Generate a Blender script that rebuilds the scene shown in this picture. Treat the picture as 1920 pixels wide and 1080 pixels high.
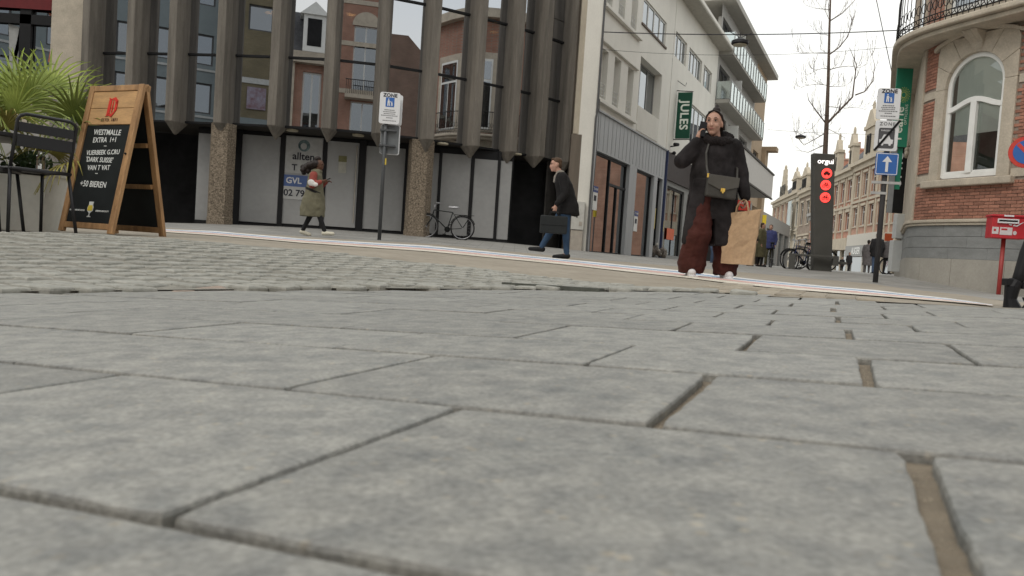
import bpy, bmesh, math, random
import numpy as np
from math import sin, cos, pi, radians as R
from mathutils import Vector, Matrix
random.seed(7)
sc = bpy.context.scene
for o in list(bpy.data.objects): bpy.data.objects.remove(o)
C = sc.collection
# ------------------------------------------------------------------ camera, sky, sun, exposure
FPX = 1450.0
PITCH, ROLL = 2.679, 3.8
CM = (Matrix.Rotation(R(90 - PITCH), 3, 'X') @ Matrix.Rotation(R(ROLL), 3, 'Z'))
cam = bpy.data.cameras.new('camera'); camo = bpy.data.objects.new('camera', cam); C.objects.link(camo)
camo.matrix_world = CM.to_4x4()
cam.sensor_width = 36; cam.lens = FPX / 1920 * 36; cam.clip_start = .02; cam.clip_end = 2000
cam.dof.use_dof = True; cam.dof.focus_distance = 9.0; cam.dof.aperture_fstop = 9.0
sc.camera = camo
world = bpy.data.worlds.new('World'); sc.world = world; world.use_nodes = True
wn = world.node_tree.nodes; wl = world.node_tree.links
for n in list(wn): wn.remove(n)
sky = wn.new('ShaderNodeTexSky'); sky.sky_type = 'NISHITA'; sky.sun_disc = False
sky.sun_elevation = R(48); sky.sun_rotation = R(215); sky.air_density = 1.5; sky.dust_density = 4
b1 = wn.new('ShaderNodeBackground'); b1.inputs[1].default_value = .10; wl.new(sky.outputs[0], b1.inputs[0])
wtc = wn.new('ShaderNodeTexCoord'); wmp = wn.new('ShaderNodeMapping'); wmp.inputs['Scale'].default_value = (1, 1, 3)
wno = wn.new('ShaderNodeTexNoise'); wno.inputs['Scale'].default_value = 1.6; wno.inputs['Detail'].default_value = 5
wrp = wn.new('ShaderNodeValToRGB'); wrp.color_ramp.elements[0].position = .35; wrp.color_ramp.elements[1].position = .62
wrp.color_ramp.elements[0].color = (.84, .87, .87, 1); wrp.color_ramp.elements[1].color = (1.0, .985, .93, 1)
wl.new(wtc.outputs['Generated'], wmp.inputs[0]); wl.new(wmp.outputs[0], wno.inputs['Vector']); wl.new(wno.outputs[0], wrp.inputs[0])
b2 = wn.new('ShaderNodeBackground'); b2.inputs[1].default_value = 1.0; wl.new(wrp.outputs[0], b2.inputs[0])
wmx = wn.new('ShaderNodeMixShader'); wmx.inputs[0].default_value = .88
wl.new(b1.outputs[0], wmx.inputs[1]); wl.new(b2.outputs[0], wmx.inputs[2])
wo = wn.new('ShaderNodeOutputWorld'); wl.new(wmx.outputs[0], wo.inputs[0])
sun = bpy.data.lights.new('sun', 'SUN'); sun.energy = .7; sun.angle = R(25); sun.color = (1, .96, .9)
suno = bpy.data.objects.new('sun', sun); C.objects.link(suno)
sd = Vector((-.45, -.5, .75)).normalized()      # direction towards the sun
suno.rotation_euler = sd.to_track_quat('Z', 'Y').to_euler()
sc.view_settings.view_transform = 'Standard'; sc.view_settings.look = 'None'
sc.view_settings.exposure = 0.40; sc.view_settings.gamma = 1.0; sc.view_settings.use_curve_mapping = False

# ------------------------------------------------------------------ measuring helpers
def ray(x, y): return CM @ Vector(((x - 960) / FPX, -(y - 540) / FPX, -1))
def at(x, y, Y): d = ray(x, y); return d * (Y / d.y)
def proj(P):
    q = CM.transposed() @ Vector(P); return (960 + FPX * q.x / -q.z, 540 - FPX * q.y / -q.z)
TH = R(23.); U2 = (cos(TH), -sin(TH)); V2 = (sin(TH), cos(TH))
H1 = .15
def p1z(X, Y): return -H1 + .05 * X - .015 * Y
def uv2xy(u, v): return u * U2[0] + v * V2[0], u * U2[1] + v * V2[1]
def xy2uv(X, Y): return X * U2[0] + Y * U2[1], X * V2[0] + Y * V2[1]
VB = [(-4.6, .2), (-3.4, 1.2), (-3.0, 2.1), (-2.35, 3.55), (-1.6, 4.1), (-.7, 4.5), (0, 4.1), (.75, 3.6), (1.6, 3.1), (2.6, 2.5), (3.6, 1.9)]
def vb(u): return float(np.interp(u, [a for a, b in VB], [b for a, b in VB]))
_p = []
for u, v in [(-3.4, 1.2), (-3.0, 2.1), (-2.35, 3.55), (-1.6, 4.1), (-.7, 4.5), (0, 4.1), (.75, 3.6), (1.6, 3.1), (-1, 2.5), (0, 1), (0, 0), (2.2, 2.0), (-3.6, 0), (2.2, 0), (2.6, 2.5), (3.6, 1.9), (2.0, 2.82), (-4.6, .2), (-3.2, 1.6), (-2.7, 2.8)]:
    X, Y = uv2xy(u, v); _p.append((X, Y, p1z(X, Y) - .004))
for a in [(1330, 522, 8.01), (1045, 485, 13.4), (585, 443, 16.7), (711, 450, 18.1), (440, 421, 22.6), (640, 432, 22.8), (954, 456, 23.8), (1641, 530, 15.3), (1880, 553, 13.4), (310, 446, 5.9), (120, 441, 5.7), (150, 444, 5.2), (40, 440, 5.2), (1106, 472, 25.5), (1251, 484, 34.8), (1590, 512, 80), (1640, 512, 37), (1540, 508, 24.5), (1420, 500, 28), (1870, 552, 14.6), (1715, 520, 17.2), (1640, 521, 18.5), (1480, 504, 136), (1443, 500, 60), (100, 412, 21.5)]:
    _p.append(tuple(at(*a)))
for p in [(0, -10, -.15), (-12, -8, -.15), (12, -8, -.15), (-12, 3, -.1), (14, 5, -.15), (-20, -25, -.1), (20, -25, -.1), (0, -30, -.1), (40, 20, 0), (-40, 20, .25), (-30, 60, .3), (60, 60, .1), (100, 150, .1), (-50, 150, .3)]: _p.append(p)
GP = np.array(_p)
def _phi(r2): return .5 * r2 * np.log(r2 + 1e-9)
_n = len(GP); _A = np.zeros((_n + 3, _n + 3)); _A[:_n, :_n] = _phi(((GP[:, None, :2] - GP[None, :, :2]) ** 2).sum(-1))
_Q = np.c_[np.ones(_n), GP[:, :2]]; _A[:_n, _n:] = _Q; _A[_n:, :_n] = _Q.T
GW = np.linalg.solve(_A, np.r_[GP[:, 2], 0, 0, 0])
def gz(X, Y):
    r2 = (GP[:, 0] - X) ** 2 + (GP[:, 1] - Y) ** 2
    return float(GW[:_n] @ _phi(r2) + GW[_n] + GW[_n + 1] * X + GW[_n + 2] * Y)
def hit(px, py, far=60):
    """the ground point seen at a spot of the photograph"""
    d = ray(px, py); Y = 2.4; last = 1
    while Y < far:
        t = Y / d.y; dz = d.z * t - gz(d.x * t, Y)
        if dz <= 0: return Vector((d.x * t, Y, gz(d.x * t, Y)))
        Y += .03 if Y < 8 else .08
    return Vector((d.x * t, Y, d.z * t))

# ------------------------------------------------------------------ materials
MATS = {}
def mat(name, col, rough=.7, var=.12, scale=6., bump=0., metal=0., rnd=0., col2=None, emis=0., bscale=None, stretch=None, spec=None, fine=None, bdist=.01):
    if name in MATS: return MATS[name]
    m = bpy.data.materials.new(name); m.use_nodes = True; nt = m.node_tree; N = nt.nodes; L = nt.links
    b = N['Principled BSDF']; b.inputs['Roughness'].default_value = rough; b.inputs['Metallic'].default_value = metal
    if spec is None and max(col) < .12 and not metal: spec = .22
    if spec is not None: b.inputs['Specular IOR Level'].default_value = spec
    tc = N.new('ShaderNodeTexCoord'); mp = N.new('ShaderNodeMapping'); L.new(tc.outputs['Object'], mp.inputs[0])
    if stretch: mp.inputs['Scale'].default_value = stretch
    oi = N.new('ShaderNodeObjectInfo')
    if rnd:
        ad = N.new('ShaderNodeVectorMath'); ad.operation = 'SCALE'; ad.inputs['Scale'].default_value = 37
        cb = N.new('ShaderNodeCombineXYZ'); L.new(oi.outputs['Random'], cb.inputs[0]); L.new(oi.outputs['Random'], cb.inputs[1])
        L.new(cb.outputs[0], ad.inputs[0]); L.new(ad.outputs[0], mp.inputs['Location'])
    no = N.new('ShaderNodeTexNoise'); no.inputs['Scale'].default_value = scale; no.inputs['Detail'].default_value = 8; no.inputs['Roughness'].default_value = .62
    L.new(mp.outputs[0], no.inputs['Vector'])
    c1 = Vector(col); c2 = Vector(col2) if col2 else c1
    rp = N.new('ShaderNodeValToRGB'); rp.color_ramp.elements[0].position = .32; rp.color_ramp.elements[1].position = .68
    a = c1 * (1 - var); e = c2 * (1 + var)
    rp.color_ramp.elements[0].color = (*a, 1); rp.color_ramp.elements[1].color = (min(e[0], 1), min(e[1], 1), min(e[2], 1), 1)
    L.new(no.outputs[0], rp.inputs[0]); out = rp.outputs[0]
    if fine:
        n2 = N.new('ShaderNodeTexNoise'); n2.inputs['Scale'].default_value = fine[0]; n2.inputs['Detail'].default_value = 4
        L.new(mp.outputs[0], n2.inputs['Vector'])
        mr = N.new('ShaderNodeMapRange'); mr.inputs[1].default_value = .3; mr.inputs[2].default_value = .7; mr.inputs[3].default_value = 1 - fine[1]; mr.inputs[4].default_value = 1 + fine[1]
        L.new(n2.outputs[0], mr.inputs[0])
        mu = N.new('ShaderNodeVectorMath'); mu.operation = 'SCALE'; L.new(out, mu.inputs[0]); L.new(mr.outputs[0], mu.inputs['Scale']); out = mu.outputs[0]
    if rnd:
        mr = N.new('ShaderNodeMapRange'); mr.inputs[3].default_value = 1 - rnd; mr.inputs[4].default_value = 1 + rnd
        L.new(oi.outputs['Random'], mr.inputs[0])
        mu = N.new('ShaderNodeVectorMath'); mu.operation = 'SCALE'; L.new(out, mu.inputs[0]); L.new(mr.outputs[0], mu.inputs['Scale']); out = mu.outputs[0]
    L.new(out, b.inputs['Base Color'])
    if emis:
        b.inputs['Emission Color'].default_value = (*col, 1); b.inputs['Emission Strength'].default_value = emis
    if bump:
        nb = N.new('ShaderNodeTexNoise'); nb.inputs['Scale'].default_value = bscale or scale * 4; nb.inputs['Detail'].default_value = 6
        L.new(mp.outputs[0], nb.inputs['Vector'])
        bp = N.new('ShaderNodeBump'); bp.inputs['Strength'].default_value = min(1, bump); bp.inputs['Distance'].default_value = bdist
        L.new(nb.outputs[0], bp.inputs['Height']); L.new(bp.outputs[0], b.inputs['Normal'])
    MATS[name] = m; return m

def brickmat(name, c1, c2, mortar, bw=.22, bh=.07, rnd=.1, axis='XZ', ms=.012):
    """walls too far off for their bricks to be picked apart one by one"""
    if name in MATS: return MATS[name]
    m = mat(name, c1, .85, .1, 2.)
    N = m.node_tree.nodes; L = m.node_tree.links; b = N['Principled BSDF']
    tc = N.new('ShaderNodeTexCoord'); sp = N.new('ShaderNodeSeparateXYZ'); cb = N.new('ShaderNodeCombineXYZ')
    L.new(tc.outputs['Object'], sp.inputs[0])
    L.new(sp.outputs[0], cb.inputs[0]); L.new(sp.outputs[2 if axis == 'XZ' else 1], cb.inputs[1])
    br = N.new('ShaderNodeTexBrick'); br.inputs['Scale'].default_value = 1; br.inputs['Brick Width'].default_value = bw; br.inputs['Row Height'].default_value = bh
    br.inputs['Mortar Size'].default_value = ms; br.inputs['Color1'].default_value = (*c1, 1); br.inputs['Color2'].default_value = (*c2, 1); br.inputs['Mortar'].default_value = (*mortar, 1)
    L.new(cb.outputs[0], br.inputs[0])
    no = N.new('ShaderNodeTexNoise'); no.inputs['Scale'].default_value = 1.3; no.inputs['Detail'].default_value = 6; L.new(tc.outputs['Object'], no.inputs[0])
    mr = N.new('ShaderNodeMapRange'); mr.inputs[1].default_value = .3; mr.inputs[2].default_value = .7; mr.inputs[3].default_value = .82; mr.inputs[4].default_value = 1.18; L.new(no.outputs[0], mr.inputs[0])
    mu = N.new('ShaderNodeVectorMath'); mu.operation = 'SCALE'; L.new(br.outputs[0], mu.inputs[0]); L.new(mr.outputs[0], mu.inputs['Scale'])
    L.new(mu.outputs[0], b.inputs['Base Color']); return m

def glassmat(name, tint=(.8, .83, .86), refl=.5, trans=(.35, .36, .37), rough=.015):
    if name in MATS: return MATS[name]
    m = bpy.data.materials.new(name); m.use_nodes = True; N = m.node_tree.nodes; L = m.node_tree.links
    for n in list(N): N.remove(n)
    o = N.new('ShaderNodeOutputMaterial'); g = N.new('ShaderNodeBsdfGlossy'); g.inputs['Color'].default_value = (*tint, 1); g.inputs['Roughness'].default_value = rough
    t = N.new('ShaderNodeBsdfTransparent'); t.inputs[0].default_value = (*trans, 1)
    lw = N.new('ShaderNodeLayerWeight'); lw.inputs[0].default_value = .3
    mr = N.new('ShaderNodeMapRange'); mr.inputs[3].default_value = refl; mr.inputs[4].default_value = 1.; L.new(lw.outputs['Fresnel'], mr.inputs[0])
    x = N.new('ShaderNodeMixShader'); L.new(mr.outputs[0], x.inputs[0]); L.new(t.outputs[0], x.inputs[1]); L.new(g.outputs[0], x.inputs[2])
    L.new(x.outputs[0], o.inputs[0]); MATS[name] = m; return m

M_black = lambda: mat('black_frame', (.012, .012, .013), .55, .1)
M_white = lambda: mat('white_paint', (.75, .75, .72), .5, .05)
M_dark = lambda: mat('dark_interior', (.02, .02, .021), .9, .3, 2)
M_stone = lambda: mat('beige_stone', (.46, .405, .325), .85, .14, 3, .3, fine=(30, .1))
M_wglass = lambda: glassmat('window_glass', (.8, .84, .88), .35, (.25, .27, .28))
M_steel = lambda: mat('grey_steel', (.16, .165, .17), .45, .1, 8, metal=.3)

# ------------------------------------------------------------------ mesh helpers
class MB:
    def __init__(s): s.v = []; s.f = []; s.mi = []
    def add(s, vs, fs, mi=0):
        b = len(s.v); s.v += [tuple(v) for v in vs]; s.f += [tuple(b + i for i in f) for f in fs]; s.mi += [mi] * len(fs); return s
    def box(s, x0, x1, y0, y1, z0, z1, mi=0, T=None):
        vs = [Vector(p) for p in ((x0, y0, z0), (x1, y0, z0), (x1, y1, z0), (x0, y1, z0), (x0, y0, z1), (x1, y0, z1), (x1, y1, z1), (x0, y1, z1))]
        if T: vs = [T @ v for v in vs]
        return s.add(vs, [(0, 3, 2, 1), (4, 5, 6, 7), (0, 1, 5, 4), (1, 2, 6, 5), (2, 3, 7, 6), (3, 0, 4, 7)], mi)
    def quad(s, a, b, c, d, mi=0): return s.add([a, b, c, d], [(0, 1, 2, 3)], mi)
    def rings(s, rr, mi=0, cap=True):
        n = len(rr[0]); vs = [p for r in rr for p in r]; fs = []
        for k in range(len(rr) - 1):
            for i in range(n): fs.append((k * n + i, k * n + (i + 1) % n, (k + 1) * n + (i + 1) % n, (k + 1) * n + i))
        if cap: fs.append(tuple(range(n - 1, -1, -1))); fs.append(tuple((len(rr) - 1) * n + i for i in range(n)))
        return s.add(vs, fs, mi)
    def tube(s, pts, r, n=8, mi=0, cap=True):
        pts = [Vector(p) for p in pts]; rs = r if isinstance(r, (list, tuple)) else [r] * len(pts); out = []; up = None
        for i, p in enumerate(pts):
            t = (pts[min(i + 1, len(pts) - 1)] - pts[max(i - 1, 0)])
            t = t.normalized() if t.length > 1e-9 else Vector((0, 0, 1))
            if up is None: up = t.cross(Vector((0, 0, 1)) if abs(t.z) < .9 else Vector((1, 0, 0))).normalized()
            a = (up - t * up.dot(t)).normalized(); up = a; b = t.cross(a)
            out.append([p + (a * cos(2 * pi * k / n) + b * sin(2 * pi * k / n)) * rs[i] for k in range(n)])
        return s.rings(out, mi, cap)
    def caps(s, p0, p1, r0, r1, n=12, mi=0):
        p0 = Vector(p0); p1 = Vector(p1); t = (p1 - p0).normalized(); P = []; Q = []
        for a in (80, 55, 25): P.append(p0 - t * r0 * sin(R(a))); Q.append(r0 * cos(R(a)))
        P.append(p0); Q.append(r0); P.append(p1); Q.append(r1)
        for a in (25, 55, 80): P.append(p1 + t * r1 * sin(R(a))); Q.append(r1 * cos(R(a)))
        return s.tube(P, Q, n, mi)
    def ell(s, c, r, rot=None, n=14, m=9, mi=0):
        c = Vector(c); out = []
        for j in range(m):
            a = -pi / 2 + pi * (j + .25) / (m - .5); ring = []
            for k in range(n):
                v = Vector((cos(a) * cos(2 * pi * k / n) * r[0], cos(a) * sin(2 * pi * k / n) * r[1], sin(a) * r[2]))
                ring.append(c + (rot @ v if rot else v))
            out.append(ring)
        return s.rings(out, mi)
    def loft(s, secs, n=20, mi=0, cap=True, wob=0, seed=0):
        """secs: (cx, cy, z, rx, ry) rings bottom to top"""
        rr = []; rn = random.Random(seed); ph = [rn.uniform(0, 6.28) for _ in range(4)]
        for (cx, cy, z, rx, ry) in secs:
            rr.append([(cx + cos(2 * pi * k / n) * rx * (1 + wob * sin(5 * 2 * pi * k / n + ph[0] + z * 3)), cy + sin(2 * pi * k / n) * ry * (1 + wob * sin(7 * 2 * pi * k / n + ph[1] + z * 4)), z) for k in range(n)])
        return s.rings(rr, mi, cap)
    def prism(s, poly, y0, y1, mi=0, T=None):
        """poly in x,z (counter-clockwise seen from -y), extruded along y"""
        n = len(poly); vs = [Vector((x, y0, z)) for x, z in poly] + [Vector((x, y1, z)) for x, z in poly]
        if T: vs = [T @ v for v in vs]
        return s.add(vs, [tuple(range(n)), tuple(range(2 * n - 1, n - 1, -1))] + [(i, i + n, (i + 1) % n + n, (i + 1) % n) for i in range(n)], mi)
    def lathe(s, prof, c=(0, 0, 0), n=16, mi=0):
        return s.rings([[(c[0] + r * cos(2 * pi * k / n), c[1] + r * sin(2 * pi * k / n), c[2] + z) for k in range(n)] for r, z in prof], mi)
    def build(s, name, mats, parent=None, smooth=False, bevel=0, fix=False):
        me = bpy.data.meshes.new(name); me.from_pydata(s.v, [], s.f)
        mats = mats if isinstance(mats, (list, tuple)) else [mats]
        for m in mats: me.materials.append(m)
        if len(mats) > 1: me.polygons.foreach_set('material_index', s.mi)
        if smooth: me.polygons.foreach_set('use_smooth', [True] * len(me.polygons))
        if fix:
            bm = bmesh.new(); bm.from_mesh(me); bmesh.ops.recalc_face_normals(bm, faces=bm.faces); bm.to_mesh(me); bm.free()
        me.update(); o = bpy.data.objects.new(name, me); C.objects.link(o); o.parent = parent
        if bevel:
            b = o.modifiers.new('b', 'BEVEL'); b.width = bevel; b.segments = 2; b.limit_method = 'ANGLE'
        return o
def tag(o, label=None, cat=None, group=None, kind=None):
    if label: o['label'] = label
    if cat: o['category'] = cat
    if group: o['group'] = group
    if kind: o['kind'] = kind
    return o
def thing(name, label, cat, loc=(0, 0, 0), rz=0, group=None, kind=None):
    o = bpy.data.objects.new(name, None); C.objects.link(o); o.empty_display_size = .1
    o.location = loc; o.rotation_euler = (0, 0, rz); return tag(o, label, cat, group, kind)
def copy_tree(o, parent=None):
    c = o.copy(); C.objects.link(c); c.parent = parent
    for ch in list(o.children): copy_tree(ch, c)
    return c
def text(body, size, loc, parent, m, rot=(pi / 2, 0, 0), name='lettering', align='CENTER', ext=.002, sx=1., bold=0, space=1.):
    cu = bpy.data.curves.new(name, 'FONT'); cu.body = body; cu.size = size; cu.align_x = align; cu.align_y = 'CENTER'
    cu.extrude = ext; cu.offset = bold; cu.space_character = space; cu.resolution_u = 3; cu.materials.append(m)
    o = bpy.data.objects.new(name, cu); me = bpy.data.meshes.new_from_object(o); bpy.data.objects.remove(o)
    me.name = name; o = bpy.data.objects.new(name, me); C.objects.link(o); o.parent = parent; o.location = loc; o.rotation_euler = rot; o.scale = (sx, 1, 1); return o
def facade(mb, x0, x1, z0, z1, holes, dep=.2, mi=0, y=0):
    xs = sorted({x0, x1, *[h[0] for h in holes], *[h[1] for h in holes]}); zs = sorted({z0, z1, *[h[2] for h in holes], *[h[3] for h in holes]})
    for a, b in zip(xs, xs[1:]):
        for c, d in zip(zs, zs[1:]):
            if any(h[0] <= (a + b) / 2 <= h[1] and h[2] <= (c + d) / 2 <= h[3] for h in holes): continue
            mb.quad((a, y, c), (b, y, c), (b, y, d), (a, y, d), mi)
    for a, b, c, d in [h[:4] for h in holes]:
        mb.quad((a, y, c), (a, y, d), (a, y + dep, d), (a, y + dep, c), mi); mb.quad((b, y, d), (b, y, c), (b, y + dep, c), (b, y + dep, d), mi)
        mb.quad((a, y, d), (b, y, d), (b, y + dep, d), (a, y + dep, d), mi); mb.quad((b, y, c), (a, y, c), (a, y + dep, c), (b, y + dep, c), mi)
    return mb
def window(parent, x0, x1, z0, z1, y, nx=2, nz=1, fm=None, fw=.06, gm=None, zbar=None, back=True):
    w = MB(); e = .003
    x0 += e; x1 -= e; z0 += e; z1 -= e
    w.box(x0, x0 + fw, y, y + .06, z0, z1); w.box(x1 - fw, x1, y, y + .06, z0, z1)
    w.box(x0 + fw, x1 - fw, y, y + .06, z0, z0 + fw); w.box(x0 + fw, x1 - fw, y, y + .06, z1 - fw, z1)
    for i in range(1, nx):
        xc = x0 + (x1 - x0) * i / nx; w.box(xc - fw / 2, xc + fw / 2, y - .004, y + .056, z0 + fw, z1 - fw)
    for zb in ([zbar] if zbar else [z0 + (z1 - z0) * j / nz for j in range(1, nz)]):
        w.box(x0 + fw, x1 - fw, y - .008, y + .05, zb - fw / 2, zb + fw / 2)
    f = w.build('window', fm or M_white(), parent)
    MB().box(x0 + .02, x1 - .02, y + .025, y + .035, z0 + .02, z1 - .02).build('pane', gm or M_wglass(), f)
    if back:
        MB().quad((x0 - .2, y + .5, z0 - .2), (x1 + .2, y + .5, z0 - .2), (x1 + .2, y + .5, z1 + .2), (x0 - .2, y + .5, z1 + .2)).build('curtain', mat('curtain_grey', (.12, .12, .115), .9, .5, 3, stretch=(6, 6, .4)), f)
    return f
def remesh(o, voxel, it=4, disp=0, dsize=.1):
    r = o.modifiers.new('r', 'REMESH'); r.mode = 'VOXEL'; r.voxel_size = voxel; r.use_smooth_shade = True
    s = o.modifiers.new('s', 'SMOOTH'); s.iterations = it; s.factor = .5
    if disp:
        t = bpy.data.textures.new('folds', 'CLOUDS'); t.noise_scale = dsize
        d = o.modifiers.new('d', 'DISPLACE'); d.texture = t; d.strength = disp; d.mid_level = .5
    return o

# ------------------------------------------------------------------ ground
def gza(X, Y):
    r2 = (GP[:, 0][None] - X[:, None]) ** 2 + (GP[:, 1][None] - Y[:, None]) ** 2
    return _phi(r2) @ GW[:_n] + GW[_n] + GW[_n + 1] * X + GW[_n + 2] * Y
def make_ground():
    xs = np.concatenate([[-700, -300, -140, -80, -50, -35, -25, -18], np.arange(-14, 16.01, .25), [18, 21, 25, 30, 36, 45, 60, 80, 140, 300, 700]])
    ys = np.concatenate([[-300, -120, -60, -40, -25, -15, -8, -4, -2], np.arange(-1, 30.01, .25), [32, 35, 40, 46, 55, 65, 80, 100, 140, 200, 300, 700]])
    X, Y = np.meshgrid(xs, ys); xf, yf = X.ravel(), Y.ravel()
    zf = gza(np.clip(xf, -40, 60), np.clip(yf, -30, 150))
    far = np.clip((np.hypot(xf, yf - 20) - 60) / 80, 0, 1); zf = zf * (1 - far) + .1 * far
    for i, (x, y) in enumerate(zip(xf, yf)):
        if -1.5 < y < 6 and abs(x) < 6:
            u, v = xy2uv(x, y)
            if -4.8 < u < 3.8 and v < vb(u) + .15: zf[i] = min(zf[i], p1z(x, y) - .03) - .02
    nx = len(xs); me = MB(); me.v = list(zip(xf.tolist(), yf.tolist(), zf.tolist()))
    me.f = [(j * nx + i, j * nx + i + 1, (j + 1) * nx + i + 1, (j + 1) * nx + i) for j in range(len(ys) - 1) for i in range(nx - 1)]; me.mi = [0] * len(me.f)
    m = brickmat('grey_flagstones', (.235, .23, .215), (.27, .262, .243), (.17, .16, .145), .6, .4, axis='XY', ms=.012)
    o = me.build('ground', m, smooth=True); o['kind'] = 'structure'; return o
make_ground()

# near bluestone paving: every slab a piece of its own
M_slab = mat('bluestone', (.202, .204, .193), .6, .15, 20, .6, rnd=.10, col2=(.262, .257, .232), bscale=190, fine=(170, .26), bdist=.0024)
def blotch(m, sc, lo, hi, dark, sc2=0, warm=(1.12, 1.06, .98)):
    """worn spots and stains with shapes of their own"""
    N = m.node_tree.nodes; L = m.node_tree.links; b = N['Principled BSDF']; src = b.inputs['Base Color'].links[0].from_socket
    mp = [n for n in N if n.type == 'MAPPING'][0]
    no = N.new('ShaderNodeTexNoise'); no.inputs['Scale'].default_value = sc; no.inputs['Detail'].default_value = 9; no.inputs['Roughness'].default_value = .7; L.new(mp.outputs[0], no.inputs['Vector'])
    mr = N.new('ShaderNodeMapRange'); mr.inputs[1].default_value = lo; mr.inputs[2].default_value = hi; L.new(no.outputs[0], mr.inputs[0])
    mx = N.new('ShaderNodeMix'); mx.data_type = 'RGBA'; mx.blend_type = 'MULTIPLY'; L.new(mr.outputs[0], mx.inputs[0]); L.new(src, mx.inputs[6]); mx.inputs[7].default_value = (*dark, 1); out = mx.outputs[2]
    vo = N.new('ShaderNodeTexVoronoi'); vo.inputs['Scale'].default_value = sc2; L.new(mp.outputs[0], vo.inputs['Vector'])
    m2 = N.new('ShaderNodeMapRange'); m2.inputs[1].default_value = .30; m2.inputs[2].default_value = .12; L.new(vo.outputs['Distance'], m2.inputs[0])
    m3 = N.new('ShaderNodeMath'); m3.operation = 'MULTIPLY'; L.new(m2.outputs[0], m3.inputs[0]); 
    n3 = N.new('ShaderNodeTexNoise'); n3.inputs['Scale'].default_value = sc * 2; L.new(mp.outputs[0], n3.inputs['Vector']); m4 = N.new('ShaderNodeMapRange'); m4.inputs[1].default_value = .5; m4.inputs[2].default_value = .65; L.new(n3.outputs[0], m4.inputs[0]); L.new(m4.outputs[0], m3.inputs[1])
    m5 = N.new('ShaderNodeMix'); m5.data_type = 'RGBA'; m5.blend_type = 'MULTIPLY'; L.new(m3.outputs[0], m5.inputs[0]); L.new(out, m5.inputs[6]); m5.inputs[7].default_value = (*warm, 1); L.new(m5.outputs[2], b.inputs['Base Color'])
blotch(M_slab, 8, .52, .62, (.80, .82, .84), 55, (1.38, 1.25, 1.08))
M_mortar = mat('sandy_mortar', (.20, .165, .12), .95, .18, 25, .6)
pav = thing('pavement', None, None, kind='structure')
mb = MB(); us = np.arange(-4.9, 3.91, .2)
rowsV = np.arange(-1.0, 4.61, .2)
vid = {}
for i, u in enumerate(us):
    for j, v in enumerate(rowsV):
        x, y = uv2xy(u, v); vid[i, j] = len(mb.v); mb.v.append((x, y, p1z(x, y) - .0125))
for i in range(len(us) - 1):
    for j in range(len(rowsV) - 1):
        if rowsV[j] < vb(us[i]) + .05: mb.f.append((vid[i, j], vid[i + 1, j], vid[i + 1, j + 1], vid[i, j + 1])); mb.mi.append(0)
mb.build('mortar_bed', M_mortar, pav, smooth=True)
VR = [-.9, -.5, -.07, .325, .72, 1.10, 1.43, 1.80, 2.10, 2.35, 2.62, 2.9, 3.2, 3.5, 3.85, 4.2, 4.55]
JN = {2: [-.62, .33], 3: [-.835, -.352, (.068, .0095)], 4: [-1.07, -.59, (-.155, .0075), .36], 5: [-.80, -.345, (.045, .009), .5], 6: [-1.02, -.6, (-.16, .007), .21],
      7: [-.8, -.355, (.025, .008), .5], 8: [-.98, -.55, -.17, .18], 9: [-.72, -.345, (0, .007), .315], 10: [-.9, -.55, -.2, .135], 11: [-.72, -.35, (-.02, .007), .29]}
def joints(k):
    base = JN.get(k) or ([-.72, -.345, (-.01, .006), .31] if k % 2 else [-.9, -.55, -.18, .16])
    js = [(b, .0035) if not isinstance(b, tuple) else b for b in base]
    u = js[0][0]
    while u > -4.9: u -= random.uniform(.38, .5); js.insert(0, (u, .003))
    u = js[-1][0]
    while u < 3.6: u += random.uniform(.36, .46); js.append((u, .004))
    return js
nslab = 0
for k in range(len(VR) - 1):
    jg = lambda i: {3: .009, 4: .0078, 5: .007, 6: .007}.get(i, .0068); v0, v1 = VR[k] + jg(k), VR[k + 1] - jg(k + 1); js = joints(k)
    for (ua, ga), (ub, gb) in zip(js, js[1:]):
        u0, u1 = ua + ga, ub - gb; uc, vc = (u0 + u1) / 2, (v0 + v1) / 2
        if vc > vb(uc) + .02 or vc > vb(u0) + .25 or vc > vb(u1) + .25: continue
        near = vc < 1.5 and -1.6 < uc < 1
        step = .02 if near else (.07 if vc < 2.6 else .2)
        def edge(a, b):
            L = math.dist(a, b); n = max(1, int(L / step)); return [(a[0] + (b[0] - a[0]) * i / n, a[1] + (b[1] - a[1]) * i / n) for i in range(n)]
        c = .004
        P = edge((u0 + c, v0), (u1 - c, v0)) + edge((u1, v0 + c), (u1, v1 - c)) + edge((u1 - c, v1), (u0 + c, v1)) + edge((u0, v1 - c), (u0, v0 + c))
        am = .0010 if near else .0012
        P = [(a + random.gauss(0, am) * .6 + .0007 * sin(9 * b + uc * 50), b + random.gauss(0, am) * .6 + .0012 * sin(11 * a + vc * 40)) for a, b in P]
        dz = random.uniform(-.0012, .0012); tx, ty = random.uniform(-.002, .002), random.uniform(-.002, .002)
        cx, cy = uv2xy(uc, vc); s = MB(); n = len(P); rr = []
        for ins, dep in ((0, -.03), (0, -.004), (.0014, -.001), (.0040, 0)):
            ring = []
            for a, b in P:
                l = math.hypot(a - uc, b - vc); a2 = a - (a - uc) / l * ins; b2 = b - (b - vc) / l * ins
                x, y = uv2xy(a2, b2); ring.append((x - cx, y - cy, p1z(x, y) + dz + dep + tx * (a2 - uc) + ty * (b2 - vc) - p1z(cx, cy)))
            rr.append(ring)
        s.rings(rr, cap=False); s.f.append(tuple(3 * n + i for i in range(n))); s.mi.append(0)
        o = s.build('slab', M_slab, pav); o.location = (cx, cy, p1z(cx, cy)); nslab += 1

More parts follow.
